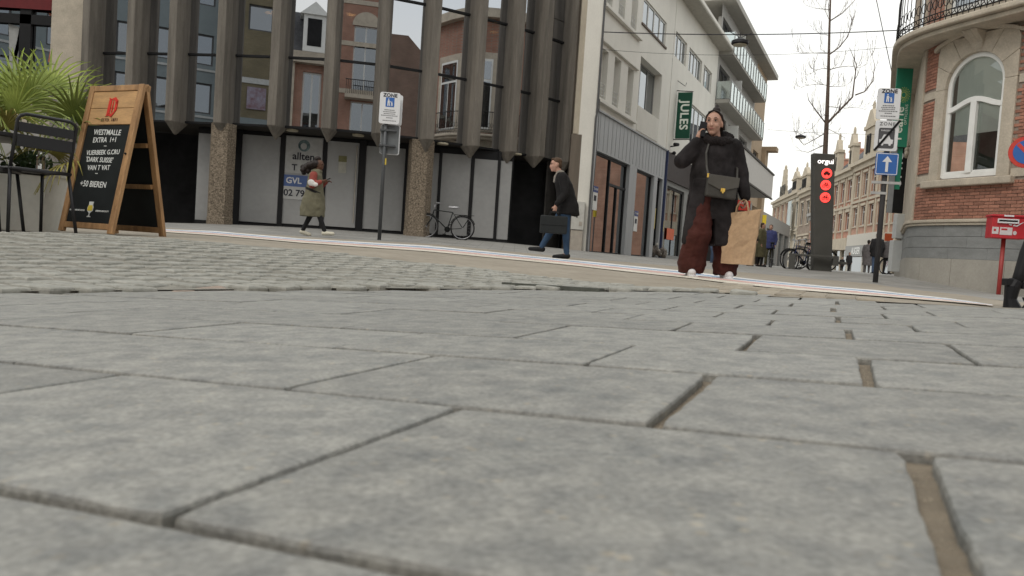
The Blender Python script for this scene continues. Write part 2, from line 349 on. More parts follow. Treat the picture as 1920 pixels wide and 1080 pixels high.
# strips of ground between two measured edges, laid just above the sheet below
def strip(name, top, bot, m, parent, n=60, k=6, lift=.008, mb=None, fr=(0, 1)):
    """top / bot: measured edge lines (photo x, y); fr: which share of the width"""
    T = [hit(*p) for p in top]; B = [hit(*p) for p in bot]
    def along(P, t):
        L = [0]
        for a, b in zip(P, P[1:]): L.append(L[-1] + (b - a).length)
        d = t * L[-1]; i = max(j for j in range(len(P)) if L[j] <= d + 1e-9); i = min(i, len(P) - 2); w = (d - L[i]) / (L[i + 1] - L[i]); return P[i].lerp(P[i + 1], w)
    mb = MB(); g = []
    for i in range(n + 1):
        a, b = along(T, i / n), along(B, i / n)
        for j in range(k + 1):
            p = a.lerp(b, fr[0] + (fr[1] - fr[0]) * j / k); g.append((p.x, p.y, gz(p.x, p.y) + lift))
    mb.v = g; mb.f = [(i * (k + 1) + j, i * (k + 1) + j + 1, (i + 1) * (k + 1) + j + 1, (i + 1) * (k + 1) + j) for i in range(n) for j in range(k)]; mb.mi = [0] * len(mb.f)
    o = mb.build(name, m, parent, smooth=True, fix=True); return o
def uvline(us): return [(*uv2xy(u, vb(u)),) for u in us]
# tan brick road: from the slab edge and the cobbles to the painted line, and a narrower band beyond it
M_tan = mat('tan_pavers', (.30, .262, .205), .85, .12, 1.2, .5, col2=(.285, .25, .2), bscale=40, fine=(14, .12))
LT = [(215, 425), (310, 431), (400, 434), (560, 448), (800, 461), (1080, 489), (1280, 509), (1640, 546), (1780, 563), (1860, 576)]
LB = [(215, 430), (310, 437), (400, 443), (560, 457), (800, 473), (1080, 500), (1280, 522), (1640, 558), (1780, 570), (1862, 578)]
road = thing('road', None, None, kind='structure'); blotch(M_tan, 1.6, .48, .68, (.80, .79, .77), 24, (1.2, 1.15, 1.1))
def quadsheet(name, A, B, m, parent, lift, n=80, k=24):
    mb = MB(); g = []
    def al(P, t):
        L = [0]
        for a, b in zip(P, P[1:]): L.append(L[-1] + math.dist(a[:2], b[:2]))
        d = t * L[-1]; i = 0
        while i < len(P) - 2 and L[i + 1] < d: i += 1
        w = (d - L[i]) / (L[i + 1] - L[i]); return (P[i][0] + (P[i + 1][0] - P[i][0]) * w, P[i][1] + (P[i + 1][1] - P[i][1]) * w)
    for i in range(n + 1):
        a, b = al(A, i / n), al(B, i / n)
        for j in range(k + 1):
            x = a[0] + (b[0] - a[0]) * j / k; y = a[1] + (b[1] - a[1]) * j / k; g.append((x, y, gz(x, y) + lift))
    mb.v = g; mb.f = [(i * (k + 1) + j, i * (k + 1) + j + 1, (i + 1) * (k + 1) + j + 1, (i + 1) * (k + 1) + j) for i in range(n) for j in range(k)]; mb.mi = [0] * len(mb.f)
    return mb.build(name, m, parent, smooth=True, fix=True)
edge = [uv2xy(u, vb(u)) for u in (-4.6, -3.4, -3.0, -2.35, -1.6, -.7, 0, .75, 1.6, 2.6, 3.4)]
h = lambda x, y: tuple(hit(x, y)[:2])
line_mid = [(-13, 8.5), (-9, 9.5)] + [h(*p) for p in [(215, 427), (400, 438), (560, 452), (800, 467), (1080, 494), (1280, 515), (1640, 552), (1780, 566), (1861, 577)]] + [(9, 5.5)]
quadsheet('road_surface', edge, line_mid, M_tan, road, .004)
beyond = [(-13, 9.5), (-9, 10.5)] + [h(*p) for p in [(215, 422), (560, 444), (800, 457), (1080, 484), (1280, 501), (1640, 533), (1800, 553), (1885, 567), (1915, 573)]] + [(10, 7.5)]
quadsheet('road_surface', line_mid, beyond, M_tan, road, .005, k=8)
quadsheet('road_surface', [uv2xy(u, vb(u) - .04) for u in (.4, 1.0, 1.6, 2.6, 3.5)], [uv2xy(u, vb(u) + 1.0) for u in (.4, 1.0, 1.6, 2.6, 3.5)], M_tan, road, .001, n=30, k=12)
# painted event line: five bands
pl = thing('painted_line', None, None, kind='structure')
def pm(n, c):
    if n in MATS: return MATS[n]
    m = mat(n, c, .7, .10, 3, fine=(25, .22)); blotch(m, 2.2, .52, .60, (.72, .69, .64), 20, (.85, .84, .8)); return m
for fr, m in (((0, .27), pm('paint_white', (.70, .70, .69))), ((.29, .43), pm('paint_blue', (.22, .34, .53))), ((.44, .58), pm('paint_white', None)), ((.59, .76), pm('paint_rose', (.60, .36, .33))), ((.77, 1), pm('paint_cream', (.62, .57, .48)))):
    strip('paint_band', LT, LB, m, pl, n=120, k=2, lift=.011, fr=fr)
# bricks of the tan road that show singly
brick_me = None
def brick_mesh(l, w, hh, m, name):
    s = MB(); b = .006
    rr = []
    for z, i in ((-hh, 0), (-b, 0), (0, b)): rr.append([(-l / 2 + i, -w / 2 + i, z), (l / 2 - i, -w / 2 + i, z), (l / 2 - i, w / 2 - i, z), (-l / 2 + i, w / 2 - i, z)])
    s.rings(rr); o = s.build(name, m, road); me = o.data; bpy.data.objects.remove(o); return me
M_tanb = mat('tan_brick', (.30, .262, .205), .85, .1, 12, .4, rnd=.13, fine=(60, .12))
bms = [brick_mesh(.128, .27, .03, M_tanb, 'brick'), brick_mesh(.124, .268, .03, M_tanb, 'brick')]
cnt = 0; stuffb = MB(); cand = []
for i in range(-26, 34):
    for j in range(0, 26):
        u = .134 * i; v = 3.2 + .278 * j + (.139 if i % 2 else 0); x, y = uv2xy(u, v)
        if v < vb(u) + .16 or u < -.9 or y < 2.4: continue
        px, py = proj((x, y, gz(x, y)))
        if not (1180 < px < 1990 and py > 500): continue
        lx = np.interp(px, [p[0] for p in LB], [p[1] for p in LB])
        if py < lx + 3 : continue
        if px < 1300 and py > 544 - (1300 - px) * .02: continue
        cand.append((math.hypot(x, y), x, y))
cand.sort()
for k, (d, x, y) in enumerate(cand):
    z = gz(x, y) + .0115 + random.uniform(-.0015, .0015)
    if k < 290:
        o = bpy.data.objects.new('brick', bms[k % 2]); C.objects.link(o); o.parent = road; o.location = (x, y, z); o.rotation_euler = (random.gauss(0, .006), random.gauss(0, .006), -TH + random.gauss(0, .012))
    else:
        T = Matrix.Translation((x, y, z)) @ Matrix.Rotation(-TH, 4, 'Z'); stuffb.box(-.064, .064, -.134, .134, -.02, 0, 0, T)
if stuffb.v: tag(stuffb.build('bricks', M_tanb, road), kind='stuff')

# cobbles: rough setts between the slabs and the road
M_cob = mat('cobble_stone', (.27, .268, .235), .75, .16, 14, .6, rnd=.10, col2=(.285, .28, .25), bscale=60, fine=(45, .14), bdist=.005)
M_cobr = mat('reddish_cobble', (.30, .235, .19), .8, .16, 14, .8, rnd=.1, bscale=60)
cob = thing('cobbled_strip', None, None, kind='structure')
upper = [(-6.6, 6.2)] + [h(*p) for p in [(0, 437), (150, 442), (300, 449), (640, 478), (900, 507), (1130, 533), (1270, 545)]]
lower = [uv2xy(u, vb(u)) for u in (-4.9, -3.4, -3.0, -2.35, -1.6, -.7, -.35)]
quadsheet('cobble_bed', upper, lower, mat('cobble_bed', (.22, .21, .18), .95, .2, 12, .6), cob, .0105)
def cobshape(sd, w, l, hh):
    rn = random.Random(sd); s = MB(); n = 12; base = []
    for i in range(n):
        a = 2 * pi * i / n; c, sn = cos(a), sin(a); e = .26
        base.append(((abs(c) ** e) * (1 if c > 0 else -1) * w / 2 * rn.uniform(.92, 1.04), (abs(sn) ** e) * (1 if sn > 0 else -1) * l / 2 * rn.uniform(.92, 1.04)))
    s.rings([[(x, y, -.05) for x, y in base], [(x, y, -.012) for x, y in base], [(x * .96, y * .96, -.004 + rn.uniform(-.001, .001)) for x, y in base], [(x * .86, y * .86, rn.uniform(-.001, .002)) for x, y in base]])
    return s
def pip(x, y, poly):
    c = False; j = len(poly) - 1
    for i in range(len(poly)):
        if (poly[i][1] > y) != (poly[j][1] > y) and x < (poly[j][0] - poly[i][0]) * (y - poly[i][1]) / (poly[j][1] - poly[i][1]) + poly[i][0]: c = not c
        j = i
    return c
poly = lower + upper[::-1]
cms = []
for i in range(8):
    s = cobshape(i, random.uniform(.136, .150), random.uniform(.142, .156), .03); o = s.build('cobble', M_cob); cms.append(o.data); bpy.data.objects.remove(o)
shapes = [cobshape(40 + i, .142, .15, .025) for i in range(6)]
cl = []
row = 0; v = -.6
while v < 11:
    u = -7 + (row % 2) * .07
    while u < 2:
        uu, vv = u + random.gauss(0, .012), v + .07 * sin(u * 1.7 + v) + random.gauss(0, .011); x, y = uv2xy(uu, vv)
        if pip(x, y, poly): cl.append((x, y))
        u += .148
    v += .157; row += 1
cl.sort(key=lambda p: math.hypot(*p) + (0 if -4 < p[0] else 5))
rest = MB()
for k, (x, y) in enumerate(cl):
    u, v = xy2uv(x, y); lip = max(0, 1 - (v - vb(u)) / .5) * .010
    z = gz(x, y) + .0155 + lip + random.gauss(0, .0016); rot = (random.gauss(0, .014), random.gauss(0, .014), -TH + random.gauss(0, .09))
    if k < 290:
        o = bpy.data.objects.new('cobble', cms[k % 8]); C.objects.link(o); o.parent = cob; o.location = (x, y, z); o.rotation_euler = rot
        if lip > .003 and -1.62 < x < -1.15:     # the broken, sunken patch
            o.location.z -= random.choice((.0, .02, .03)); o.rotation_euler = (rot[0] + random.gauss(0, .16), rot[1] + random.gauss(0, .16), rot[2])
            if random.random() < .35:
                o.data = o.data.copy(); o.data.materials[0] = M_cobr
    else:
        T = Matrix.LocRotScale(Vector((x, y, z)), Matrix.Rotation(rot[2], 3, 'Z').to_euler(), None); q = shapes[k % 6]
        rest.add([T @ Vector(p) for p in q.v], q.f)
if rest.v: tag(rest.build('cobbles', M_cob, cob), kind='stuff')
a_, b_ = hit(946, 538), hit(1128, 549); s = MB(); n_ = (b_ - a_).normalized(); w_ = Vector((-n_.y, n_.x, 0)) * .035
s.add([a_ - w_ + Vector((0, 0, z)) for z in (-.02, .028)] + [b_ - w_ + Vector((0, 0, z)) for z in (-.02, .024)] + [b_ + w_ + Vector((0, 0, z)) for z in (-.02, .024)] + [a_ + w_ + Vector((0, 0, z)) for z in (-.02, .028)], [(0, 2, 3, 1), (2, 4, 5, 3), (4, 6, 7, 5), (6, 0, 1, 7), (1, 3, 5, 7)]); s.build('drain_strip', mat('drain_metal', (.10, .105, .09), .5, .2, 20, metal=.5), pav)
gr = MB(); rn = random.Random(9)
for k in range(1500):      # grit lying in the joints
    i_ = rn.choice([3, 3, 4, 4, 5, 5, 6, 7]); u = rn.uniform(-1.8, .9); v = VR[i_] + rn.gauss(0, .004)
    if rn.random() < .4: u, v = rn.choice([(.068, rn.uniform(.33, .71)), (-.155, rn.uniform(.73, 1.09)), (.045, rn.uniform(1.11, 1.42)), (-.352, rn.uniform(.33, .71))]); u += rn.gauss(0, .004)
    x, y = uv2xy(u, v); r_ = rn.uniform(.0004, .0012); z = p1z(x, y) - .0123
    gr.add([(x - r_, y - r_, z), (x + r_, y - r_, z), (x, y + r_, z), (x + r_ * .2, y, z + r_ * 1.3)], [(0, 1, 3), (1, 2, 3), (2, 0, 3)])
tag(gr.build('grit', mat('grit', (.30, .26, .2), .9, .5, 200), pav), kind='stuff')
print('slabs', nslab, 'cobbles', len(cl), 'bricks', len(cand))

# ------------------------------------------------------------------ office building with concrete fins
M_conc = mat('brown_concrete', (.150, .134, .113), .85, .30, 2.2, .35, rnd=.07, fine=(35, .12), stretch=(2.5, 2.5, .22))
M_aggr = mat('exposed_aggregate', (.11, .088, .066), .9, .55, 26, 1., col2=(.22, .18, .135), bscale=45)
M_glassO = glassmat('bronze_mirror_glass', (.74, .76, .80), .66, (.22, .2, .18), .004)
M_panel = mat('grey_boarding', (.30, .30, .295), .6, .06, 1.2, fine=(8, .04))
off = thing('office_building', 'dark office block with tall concrete fins and mirrored glass above white boarded ground floor', 'building')
FP = [(165, 22.75), (248, 22.4), (325, 22.15), (415, 21.9), (515, 21.7), (615, 21.6), (712, 21.85), (803, 22.4), (888, 23.15), (958, 23.9), (1010, 24.6), (1065, 25.6)]
FX = [Vector((at(x, 232, Y).x, Y)) for x, Y in FP]
ZS, ZT = 3.12, 9.6     # soffit and parapet, above the lens
def pframe(a, b):
    d = (b - a); L = d.length; d.normalize(); M = Matrix(((d.x, -d.y, 0, a.x), (d.y, d.x, 0, a.y), (0, 0, 1, 0), (0, 0, 0, 1))); return M, L
ZB1, ZB2 = 5.02, 6.92
for i in range(len(FX) - 1):
    M, L = pframe(FX[i], FX[i + 1])
    for z0, z1 in ((ZS, ZB1 - .03), (ZB1 + .03, ZB2 - .03), (ZB2 + .03, ZT)):
        g = MB().box(.1, L - .1, .30, .315, z0, z1, 0, M).build('glass_panel', M_glassO, off)
    MB().box(.1, L - .1, .24, .36, ZB1 - .028, ZB1 + .028, 0, M).box(.1, L - .1, .24, .36, ZB2 - .028, ZB2 + .028, 0, M).box(.1, L - .1, .25, .36, ZS - .06, ZS - .002, 0, M).box(.1, .18, .26, .36, ZS, ZT, 0, M).box(L - .18, L - .1, .26, .36, ZS, ZT, 0, M).build('transom', M_black(), off)
for i, p in enumerate(FX):
    a = FX[max(0, i - 1)]; b = FX[min(len(FX) - 1, i + 1)]; d = (b - a).normalized()
    M = Matrix(((d.x, -d.y, 0, p.x), (d.y, d.x, 0, p.y), (0, 0, 1, 0), (0, 0, 0, 1))); s = MB()
    w = .19
    plan = [(-w, .42), (-w, -.02), (-.12, -.24), (.12, -.24), (w, -.02), (w, .42)]
    rr = []
    for z, k, dy in ((ZS - .42, .12, .22), (ZS - .08, 1, 0), (ZT + .1, 1, 0)): rr.append([M @ Vector((x * k, (y - .1) * k + .1 + dy * 0, z)) for x, y in plan])
    s.rings(rr); s.build('concrete_fin', M_conc, off, bevel=.015, fix=True)
# soffit, body, roof edge
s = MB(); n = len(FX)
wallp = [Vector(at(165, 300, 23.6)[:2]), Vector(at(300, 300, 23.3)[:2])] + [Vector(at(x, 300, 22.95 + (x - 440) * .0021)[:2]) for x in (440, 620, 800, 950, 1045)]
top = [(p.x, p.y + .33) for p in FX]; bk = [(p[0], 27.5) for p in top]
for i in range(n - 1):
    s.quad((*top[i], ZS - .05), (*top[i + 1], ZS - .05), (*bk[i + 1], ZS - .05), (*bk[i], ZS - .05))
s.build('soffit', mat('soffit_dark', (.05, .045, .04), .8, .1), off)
s = MB()
for i in range(n - 1):
    s.quad((*top[i], ZT), (*top[i + 1], ZT), (*bk[i + 1], ZT), (*bk[i], ZT))
    s.quad((top[i][0], top[i][1] + 2.2, ZS), (top[i + 1][0], top[i + 1][1] + 2.2, ZS), (top[i + 1][0], top[i + 1][1] + 2.2, ZT), (top[i][0], top[i][1] + 2.2, ZT))
s.quad((*top[0], ZS), (*bk[0], ZS), (*bk[0], ZT), (*top[0], ZT)); s.quad((*top[-1], 0), (*bk[-1], 0), (*bk[-1], ZT), (*top[-1], ZT)); s.quad((*bk[0], 0), (*bk[-1], 0), (*bk[-1], ZT), (*bk[0], ZT))
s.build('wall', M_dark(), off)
s = MB()
for i in range(n - 1): s.quad((top[i][0], top[i][1] + .05, 7.6), (top[i + 1][0], top[i + 1][1] + .05, 7.6), (top[i + 1][0], top[i + 1][1] + 2.2, 7.6), (top[i][0], top[i][1] + 2.2, 7.6))
for i in range(n - 1): s.quad((top[i][0], top[i][1] + .05, 6.9), (top[i + 1][0], top[i + 1][1] + .05, 6.9), (top[i + 1][0], top[i + 1][1] + 2.2, 6.9), (top[i][0], top[i][1] + 2.2, 6.9))
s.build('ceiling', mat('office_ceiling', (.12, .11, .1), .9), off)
M_lamp = mat('warm_lamp', (1, .62, .25), .5, 0, emis=9)
for px, py, Y in ((506, 26, 22.9), (658, 29, 22.9), (925, 62, 24.3)):
    p = at(px, py, Y); MB().lathe([(0, 0), (.1, .0), (.13, .04), (.02, .05)], tuple(p), 12).build('ceiling_lamp', M_lamp, off)
for px, py, Y in ((548, 241, 22.3), (672, 250, 22.4), (830, 268, 23.0), (968, 292, 24.3)):
    p = at(px, py, Y); MB().lathe([(.0, -.05), (.17, -.045), (.17, .0)], (p.x, p.y, ZS - .055), 14).build('soffit_lamp', mat('lamp_glass', (.5, .45, .33), .4), off)
# boarded ground floor
def gfy(px): return 23.0 + (px - 440) * .0019
def bay(px0, px1, pyt, name, m, lab=None, y=0):
    a = at(px0, 330, gfy(px0)); b = at(px1, 330, gfy(px1)); M, L = pframe(Vector(a[:2]), Vector(b[:2]))
    zt = at((px0 + px1) / 2, pyt, gfy((px0 + px1) / 2)).z; zb = gz(*((a + b) / 2)[:2]) + .09
    o = MB().box(0, L, y, y + .04, zb, zt, 0, M).build(name, m, off, bevel=.006)
    if lab: o['label'] = lab
    return M, L, zb, zt
bays = {}
for px0, px1, pyt in ((369, 396, 250), (451, 523, 254), (532, 603, 256), (684, 758, 276), (766, 822, 285), (827, 882, 289), (888, 932, 299), (937, 959, 302)):
    bays[px0] = bay(px0, px1, pyt, 'board_panel', M_panel)
D = bay(611, 671, 266, 'door', mat('grey_door', (.33, .33, .325), .5, .04), 'plain grey sheet door with a small paper notice', y=-.02)
a, b = at(304, 330, gfy(304)), at(1040, 330, gfy(1040)); Mg, Lg = pframe(Vector(a[:2]), Vector(b[:2]))
def gx(px):   # photo x -> distance along the ground-floor wall
    d = ray(px, 340); p = Vector(a[:2]); t = Vector(b[:2]) - p; k = (d.x * p.y - d.y * p.x) / (d.y * t.x - d.x * t.y); return k * t.length
s = MB()
zf = .3
for x0, x1 in ((392, 451), (523, 532), (603, 611), (671, 684), (758, 766), (822, 827), (882, 888), (932, 937)):
    s.box(gx(x0), gx(x1), -.03, .12, .1, 3.05, 0, Mg)
s.box(gx(369), gx(959), .05, .12, .1, 3.05, 0, Mg)
s.box(gx(369), gx(959), -.04, .1, .1, .33, 0, Mg)
s.build('window_frame', M_black(), off)
s = MB(); s.box(gx(120), gx(1062), 2.2, 2.25, -.1, 3.05, 0, Mg).box(gx(959), gx(959) + .05, .1, 2.2, .1, 3.05, 0, Mg).box(gx(369) - .05, gx(369), .1, 2.2, .1, 3.05, 0, Mg)
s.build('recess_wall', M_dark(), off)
for px, yb, Y in ((417, 429, 22.1), (789, 447, 22.75)):
    w = 49 / 1450 * Y / 2; p = at(px, 300, Y); s = MB(); pl_ = [(-w, 0), (-w * .62, -w * .75), (w * .62, -w * .75), (w, 0), (w * .62, w * .75), (-w * .62, w * .75)]
    rr = [[(p.x + x * k, p.y + y * k, z) for x, y in pl_] for z, k in ((.08, 1.02), (.42, 1.0), (.44, .97), (ZS - .06, .97))]
    s.rings(rr); s.build('column', M_aggr, off)
# door furniture, notice, signs on the boards
M, L, zb, zt = D
MB().tube([M @ Vector((L - .06, -.09, zb + .15)), M @ Vector((L - .06, -.09, zt - .1))], .018, 8).build('door_handle', mat('brass_bar', (.45, .42, .36), .35, metal=.6), off)
def onp(M, L, u, z, dy=-.045): return M @ Vector((u * L, dy, z))
def plate(M, x0, x1, z0, z1, m, name, y=-.03, par=None): return MB().box(x0, x1, y - .006, y, z0, z1, 0, M).build(name, m, par or off)
plate(M, L * .38, L * .62, zb + 1.62, zb + 2.12, mat('paper', (.45, .44, .38), .8), 'notice')
plate(M, L * .37, L * .63, zb + 1.95, zb + 2.13, mat('olive_print', (.20, .19, .09), .8), 'notice_header', y=-.037)
M, L, zb, zt = bays[532]
ang = math.atan2(M[1][0], M[0][0])
plate(M, .02, L - .02, zb + 1.52, zt - .03, mat('poster_white', (.42, .42, .41), .6), 'poster', y=-.001)
plate(M, -.04, L * .97, zb + 1.12, zb + 1.46, mat('poster_blue', (.06, .11, .28), .5), 'poster_band', y=-.009)
plate(M, -.04, L * .97, zb + .74, zb + 1.12, mat('poster_white', None), 'poster_band', y=-.009)
def T3(body, size, x, z, m, par=off, M=M, y=-.012, align='CENTER', bold=0, sx=1, space=1): 
    p = M @ Vector((x, y, z)); return text(body, size, p, par, m, (pi / 2, 0, math.atan2(M[1][0], M[0][0])), align=align, bold=bold, sx=sx, space=space)
ink = mat('dark_ink', (.03, .03, .04), .6)
T3('allten', .30, L * .5, zt - .60, ink, bold=.006)
T3('T', .26, .22, zb + 1.68, ink, align='LEFT', bold=.006)
T3('GVL', .25, .07, zb + 1.29, mat('print_white', (.6, .6, .6), .6), align='LEFT', y=-.018, bold=.006)
T3('02 79', .27, .02, zb + .92, ink, align='LEFT', y=-.018, bold=.006)
s = MB(); q = []
for k in range(24):
    a_ = 2 * pi * k / 24; r1 = .075 + .03 * sin(a_ * .5)
    for r, y in ((.175, -.012), (r1, -.012)): q.append(M @ Vector((L * .5 + r * cos(a_) , y, zt - .27 + r * sin(a_) - (.02 if r < .17 else 0))))
s.v = [tuple(p) for p in q]; s.f = [(2 * k, 2 * ((k + 1) % 24), 2 * ((k + 1) % 24) + 1, 2 * k + 1) for k in range(24)]; s.mi = [0] * 24
s.build('ring_logo', mat('logo_teal', (.03, .07, .09), .5, .4, 5, col2=(.15, .2, .2)), off)

# ------------------------------------------------------------------ neighbour to the left: shop window, beige pier, granite plinth
lb = thing('cafe_building', 'beige stone cafe front at the left edge with red blind and speckled granite plinth', 'building')
def P(px, py, Y): return at(px, py, Y)
Yl = 23.1
def lx(px): return at(px, 250, Yl).x
def lz(py, px=60): return at(px, py, Yl).z
s = MB(); s.box(at(95, 60, Yl).x, at(168, 60, Yl).x, Yl, Yl + 2, lz(158, 120), 10)
for z in (lz(12, 120), 7.9): pass
s.build('pier', M_stone(), lb, bevel=.02)
MB().box(at(92, 300, Yl).x, at(170, 300, Yl).x, Yl - .06, Yl + 2, -.1, lz(160, 120)).build('plinth', mat('speckled_granite', (.13, .115, .10), .55, .45, 22, col2=(.2, .18, .16), fine=(60, .3)), lb, bevel=.01)
xl, xr = lx(-330), at(95, 60, Yl).x - .02
MB().box(xl, xr, Yl + .3, Yl + 2, lz(238), lz(165)).build('wall', M_stone(), lb); MB().box(xl, xr, Yl + .35, Yl + 2, -.1, lz(238)-.003).build('wall_base', mat('grey_render', (.34, .33, .31), .85, .08), lb); MB().box(xl, xr, Yl + .3, Yl + 2, 8.2, 10).build('fascia', M_stone(), lb)
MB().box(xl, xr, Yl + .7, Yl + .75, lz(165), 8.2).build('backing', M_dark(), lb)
s = MB()
for px in (-300, -150, 30): s.box(lx(px) - .22, lx(px) + .12, Yl + .32, Yl + .42, lz(165), 8.2)
s.box(xl, xr, Yl + .32, Yl + .4, lz(40), lz(22)); s.box(xl, xr, Yl + .32, Yl + .4, lz(165), lz(158)); s.build('window_frame', M_black(), lb)
MB().box(xl, xr, Yl + .45, Yl + .47, lz(165), 8.2).build('glass_panel', M_glassO, lb)
MB().box(xl, xr, Yl + .28, Yl + .31, lz(12), 8.19).build('blind', mat('dark_red_fabric', (.12, .008, .01), .8), lb)
for pts, m in ((((-10, 40), (10, 45), (22, 70), (10, 150), (-4, 150), (-8, 60)), 'w'), (((16, 14), (25, 14), (14, 75), (8, 110), (0, 110), (8, 70)), 'w'), (((66, 15), (76, 15), (84, 45), (82, 90), (72, 110), (68, 108), (74, 70), (74, 40)), 'o')):
    s = MB(); s.prism([(lx(x) , lz(y)) for x, y in reversed(pts)], Yl + .435, Yl + .445)
    s.build('window_print', mat('print_grey', (.30, .30, .29), .6) if m == 'w' else mat('print_orange', (.42, .13, .07), .6), lb)

# narrow end wall right of the office block
ew = thing('end_wall', 'narrow beige concrete pier with brown lower cladding between the office block and white building', 'wall')
a = at(1071, 300, 25.1); b = at(1104, 300, 25.1)
MB().box(a.x, b.x, 25.1, 28, 3.92, 11).build('pier', mat('cream_render', (.42, .37, .29), .85, .12, 2, .2, fine=(20, .06), stretch=(1, 1, .4)), ew, bevel=.01)
MB().box(a.x - .05, b.x + .01, 25.05, 28, 0, 3.90).build('cladding', mat('brown_cladding', (.13, .105, .08), .7, .15, 3, stretch=(3, 3, .3)), ew, bevel=.01)
uc = thing('utility_cabinet', 'pale grey utility cabinet on the wall foot behind the man with the briefcase', 'cabinet', (at(1084, 400, 24.75).x, 24.75, .12))
MB().box(-.2, .2, 0, .24, .72, 1.62).build('cabinet_body', mat('cabinet_white', (.5, .49, .45), .6), uc, bevel=.01)
MB().box(-.19, .19, .02, .24, 0, .70).build('base', mat('cabinet_base', (.38, .34, .29), .7), uc, bevel=.01)
MB().box(-.05, -.01, -.012, 0, 1.1, 1.3).build('vent_slot', M_black(), uc); MB().box(.05, .15, -.012, 0, .85, .98).build('label_plate', mat('cabinet_base', None), uc)
dp = thing('downpipe', 'thin dark downpipe and cables running down at the corner of the white building', 'pipe', (at(1104, 400, 24.9).x, 24.8, 0))
MB().tube([(0, 0, .15), (0, 0, 4.4), (.03, 0, 4.6), (.03, 0, 11)], .035, 8).tube([(.09, .0, .2), (.07, 0, 2), (.1, 0, 3.6), (.08, 0, 5)], .014, 6).build('pipe', mat('pipe_grey', (.10, .10, .10), .6), dp)

# ------------------------------------------------------------------ left side of the street
SA = R(25.4); SROT = pi / 2 - SA
def SP(s_, l, z=0): return Vector((s_ * sin(SA) - l * cos(SA), s_ * cos(SA) + l * sin(SA), z))
L0 = 8.6
org = SP(0, L0)
M_wr = mat('white_render', (.68, .66, .60), .85, .06, 1.0, .25, fine=(25, .03), stretch=(1, 1, .6))
M_zinc = mat('grey_zinc_cladding', (.35, .36, .365), .5, .12, 1.5, fine=(12, .05), stretch=(5, 5, .25))
M_wf = mat('window_white', (.6, .6, .57), .5, .05)
w1 = thing('white_building', 'white rendered building with slotted windows above a zinc clad vacant shop', 'building', org, SROT)
x0, x1 = 23.45, 32.28
lowW = [(23.7, 24.3, 5.15, 6.7), (24.95, 25.65, 5.15, 6.75), (26.45, 27.15, 5.15, 6.8)]
upW = [(23.7, 24.3, 8.1, 9.9), (24.95, 25.65, 8.1, 9.9), (26.35, 27.05, 8.1, 9.9)]
s = MB(); facade(s, x0, x1, 4.72, 11.4, lowW + upW + [(27.85, 30.9, 5.72, 7.5), (27.7, 31.0, 8.66, 9.6)], .35)
s.quad((x0, 0, 0), (x0, 0, 11.4), (x0, .6, 11.4), (x0, .6, 0)); s.quad((x0, 0, 11.4), (x1, 0, 11.4), (x1, 6, 11.4), (x0, 6, 11.4))
s.build('wall', M_wr, w1)
s = MB()
s.box(23.46, 27.5, -.14, -.003, 4.94, 5.05); s.box(23.46, 27.5, -.14, -.003, 7.93, 8.03)
for h_ in lowW + upW: pass
s.box(23.46, 27.5, -.10, -.003, 6.86, 6.95); s.build('sill', M_wr, w1, bevel=.01)
for h_ in lowW + upW:
    f = window(w1, *h_, .22, nx=2, fm=M_wf, fw=.05)
    r = MB()
    for z in (.12, .3, .48): r.tube([(h_[0], .06, h_[2] + z), (h_[1], .06, h_[2] + z)], .014, 5)
    for q in (.15, .5, .85): r.tube([(h_[0] + (h_[1] - h_[0]) * q, .06, h_[2] + .02), (h_[0] + (h_[1] - h_[0]) * q, .06, h_[2] + .5)], .01, 5)
    r.build('railing', M_wf, w1)
window(w1, 27.85, 30.9, 5.72, 7.5, .3, nx=3, fm=mat('window_grey', (.25, .25, .24), .5))
window(w1, 27.7, 31.0, 8.66, 9.6, .05, nx=4, fm=M_wf)
MB().box(27.6, 31.1, -.05, -.003, 8.58, 8.655).build('sill', mat('sill_brown', (.10, .07, .05), .6), w1)
s = MB()
xq = 27.86
while xq < 30.85: s.box(xq, xq + .09, -.03, -.003, 4.8, 5.70); xq += .12
s.build('ribbed_panel', M_wr, w1)
s = MB(); facade(s, x0, x1, .02, 4.66, [(23.65, 27.4, .1, 3.44), (28.3, 30.76, .1, 3.43), (31.26, 32.08, .1, 3.44)], .25, y=-.03)
s.build('shop_cladding', M_zinc, w1)
s = MB()
xq = x0
while xq < x1 - .3: s.box(xq, xq + .008, -.04, -.032, 3.5, 4.66); xq += .42
s.build('cladding_seam', mat('zinc_seam', (.29, .30, .305), .5), w1)
MB().box(x0, x1, -.09, .0, 4.662, 4.715).build('drip_edge', mat('zinc_seam', None), w1)
gS = glassmat('shop_glass', (.75, .78, .8), .42, (.30, .30, .30))
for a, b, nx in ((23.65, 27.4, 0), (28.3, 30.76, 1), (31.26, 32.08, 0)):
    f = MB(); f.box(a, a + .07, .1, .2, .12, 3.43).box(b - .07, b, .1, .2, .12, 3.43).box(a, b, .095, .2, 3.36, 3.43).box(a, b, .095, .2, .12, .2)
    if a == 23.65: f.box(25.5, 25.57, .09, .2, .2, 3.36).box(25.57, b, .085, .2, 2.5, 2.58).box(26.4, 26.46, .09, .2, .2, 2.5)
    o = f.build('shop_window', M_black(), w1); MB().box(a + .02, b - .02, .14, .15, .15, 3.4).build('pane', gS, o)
    MB().box(a, b, 1.6, 1.65, .1, 3.4).box(a, b, .3, 1.6, .08, .1).build('shop_interior', mat('shop_dim', (.07, .065, .06), .9, .4, 1.2), o)
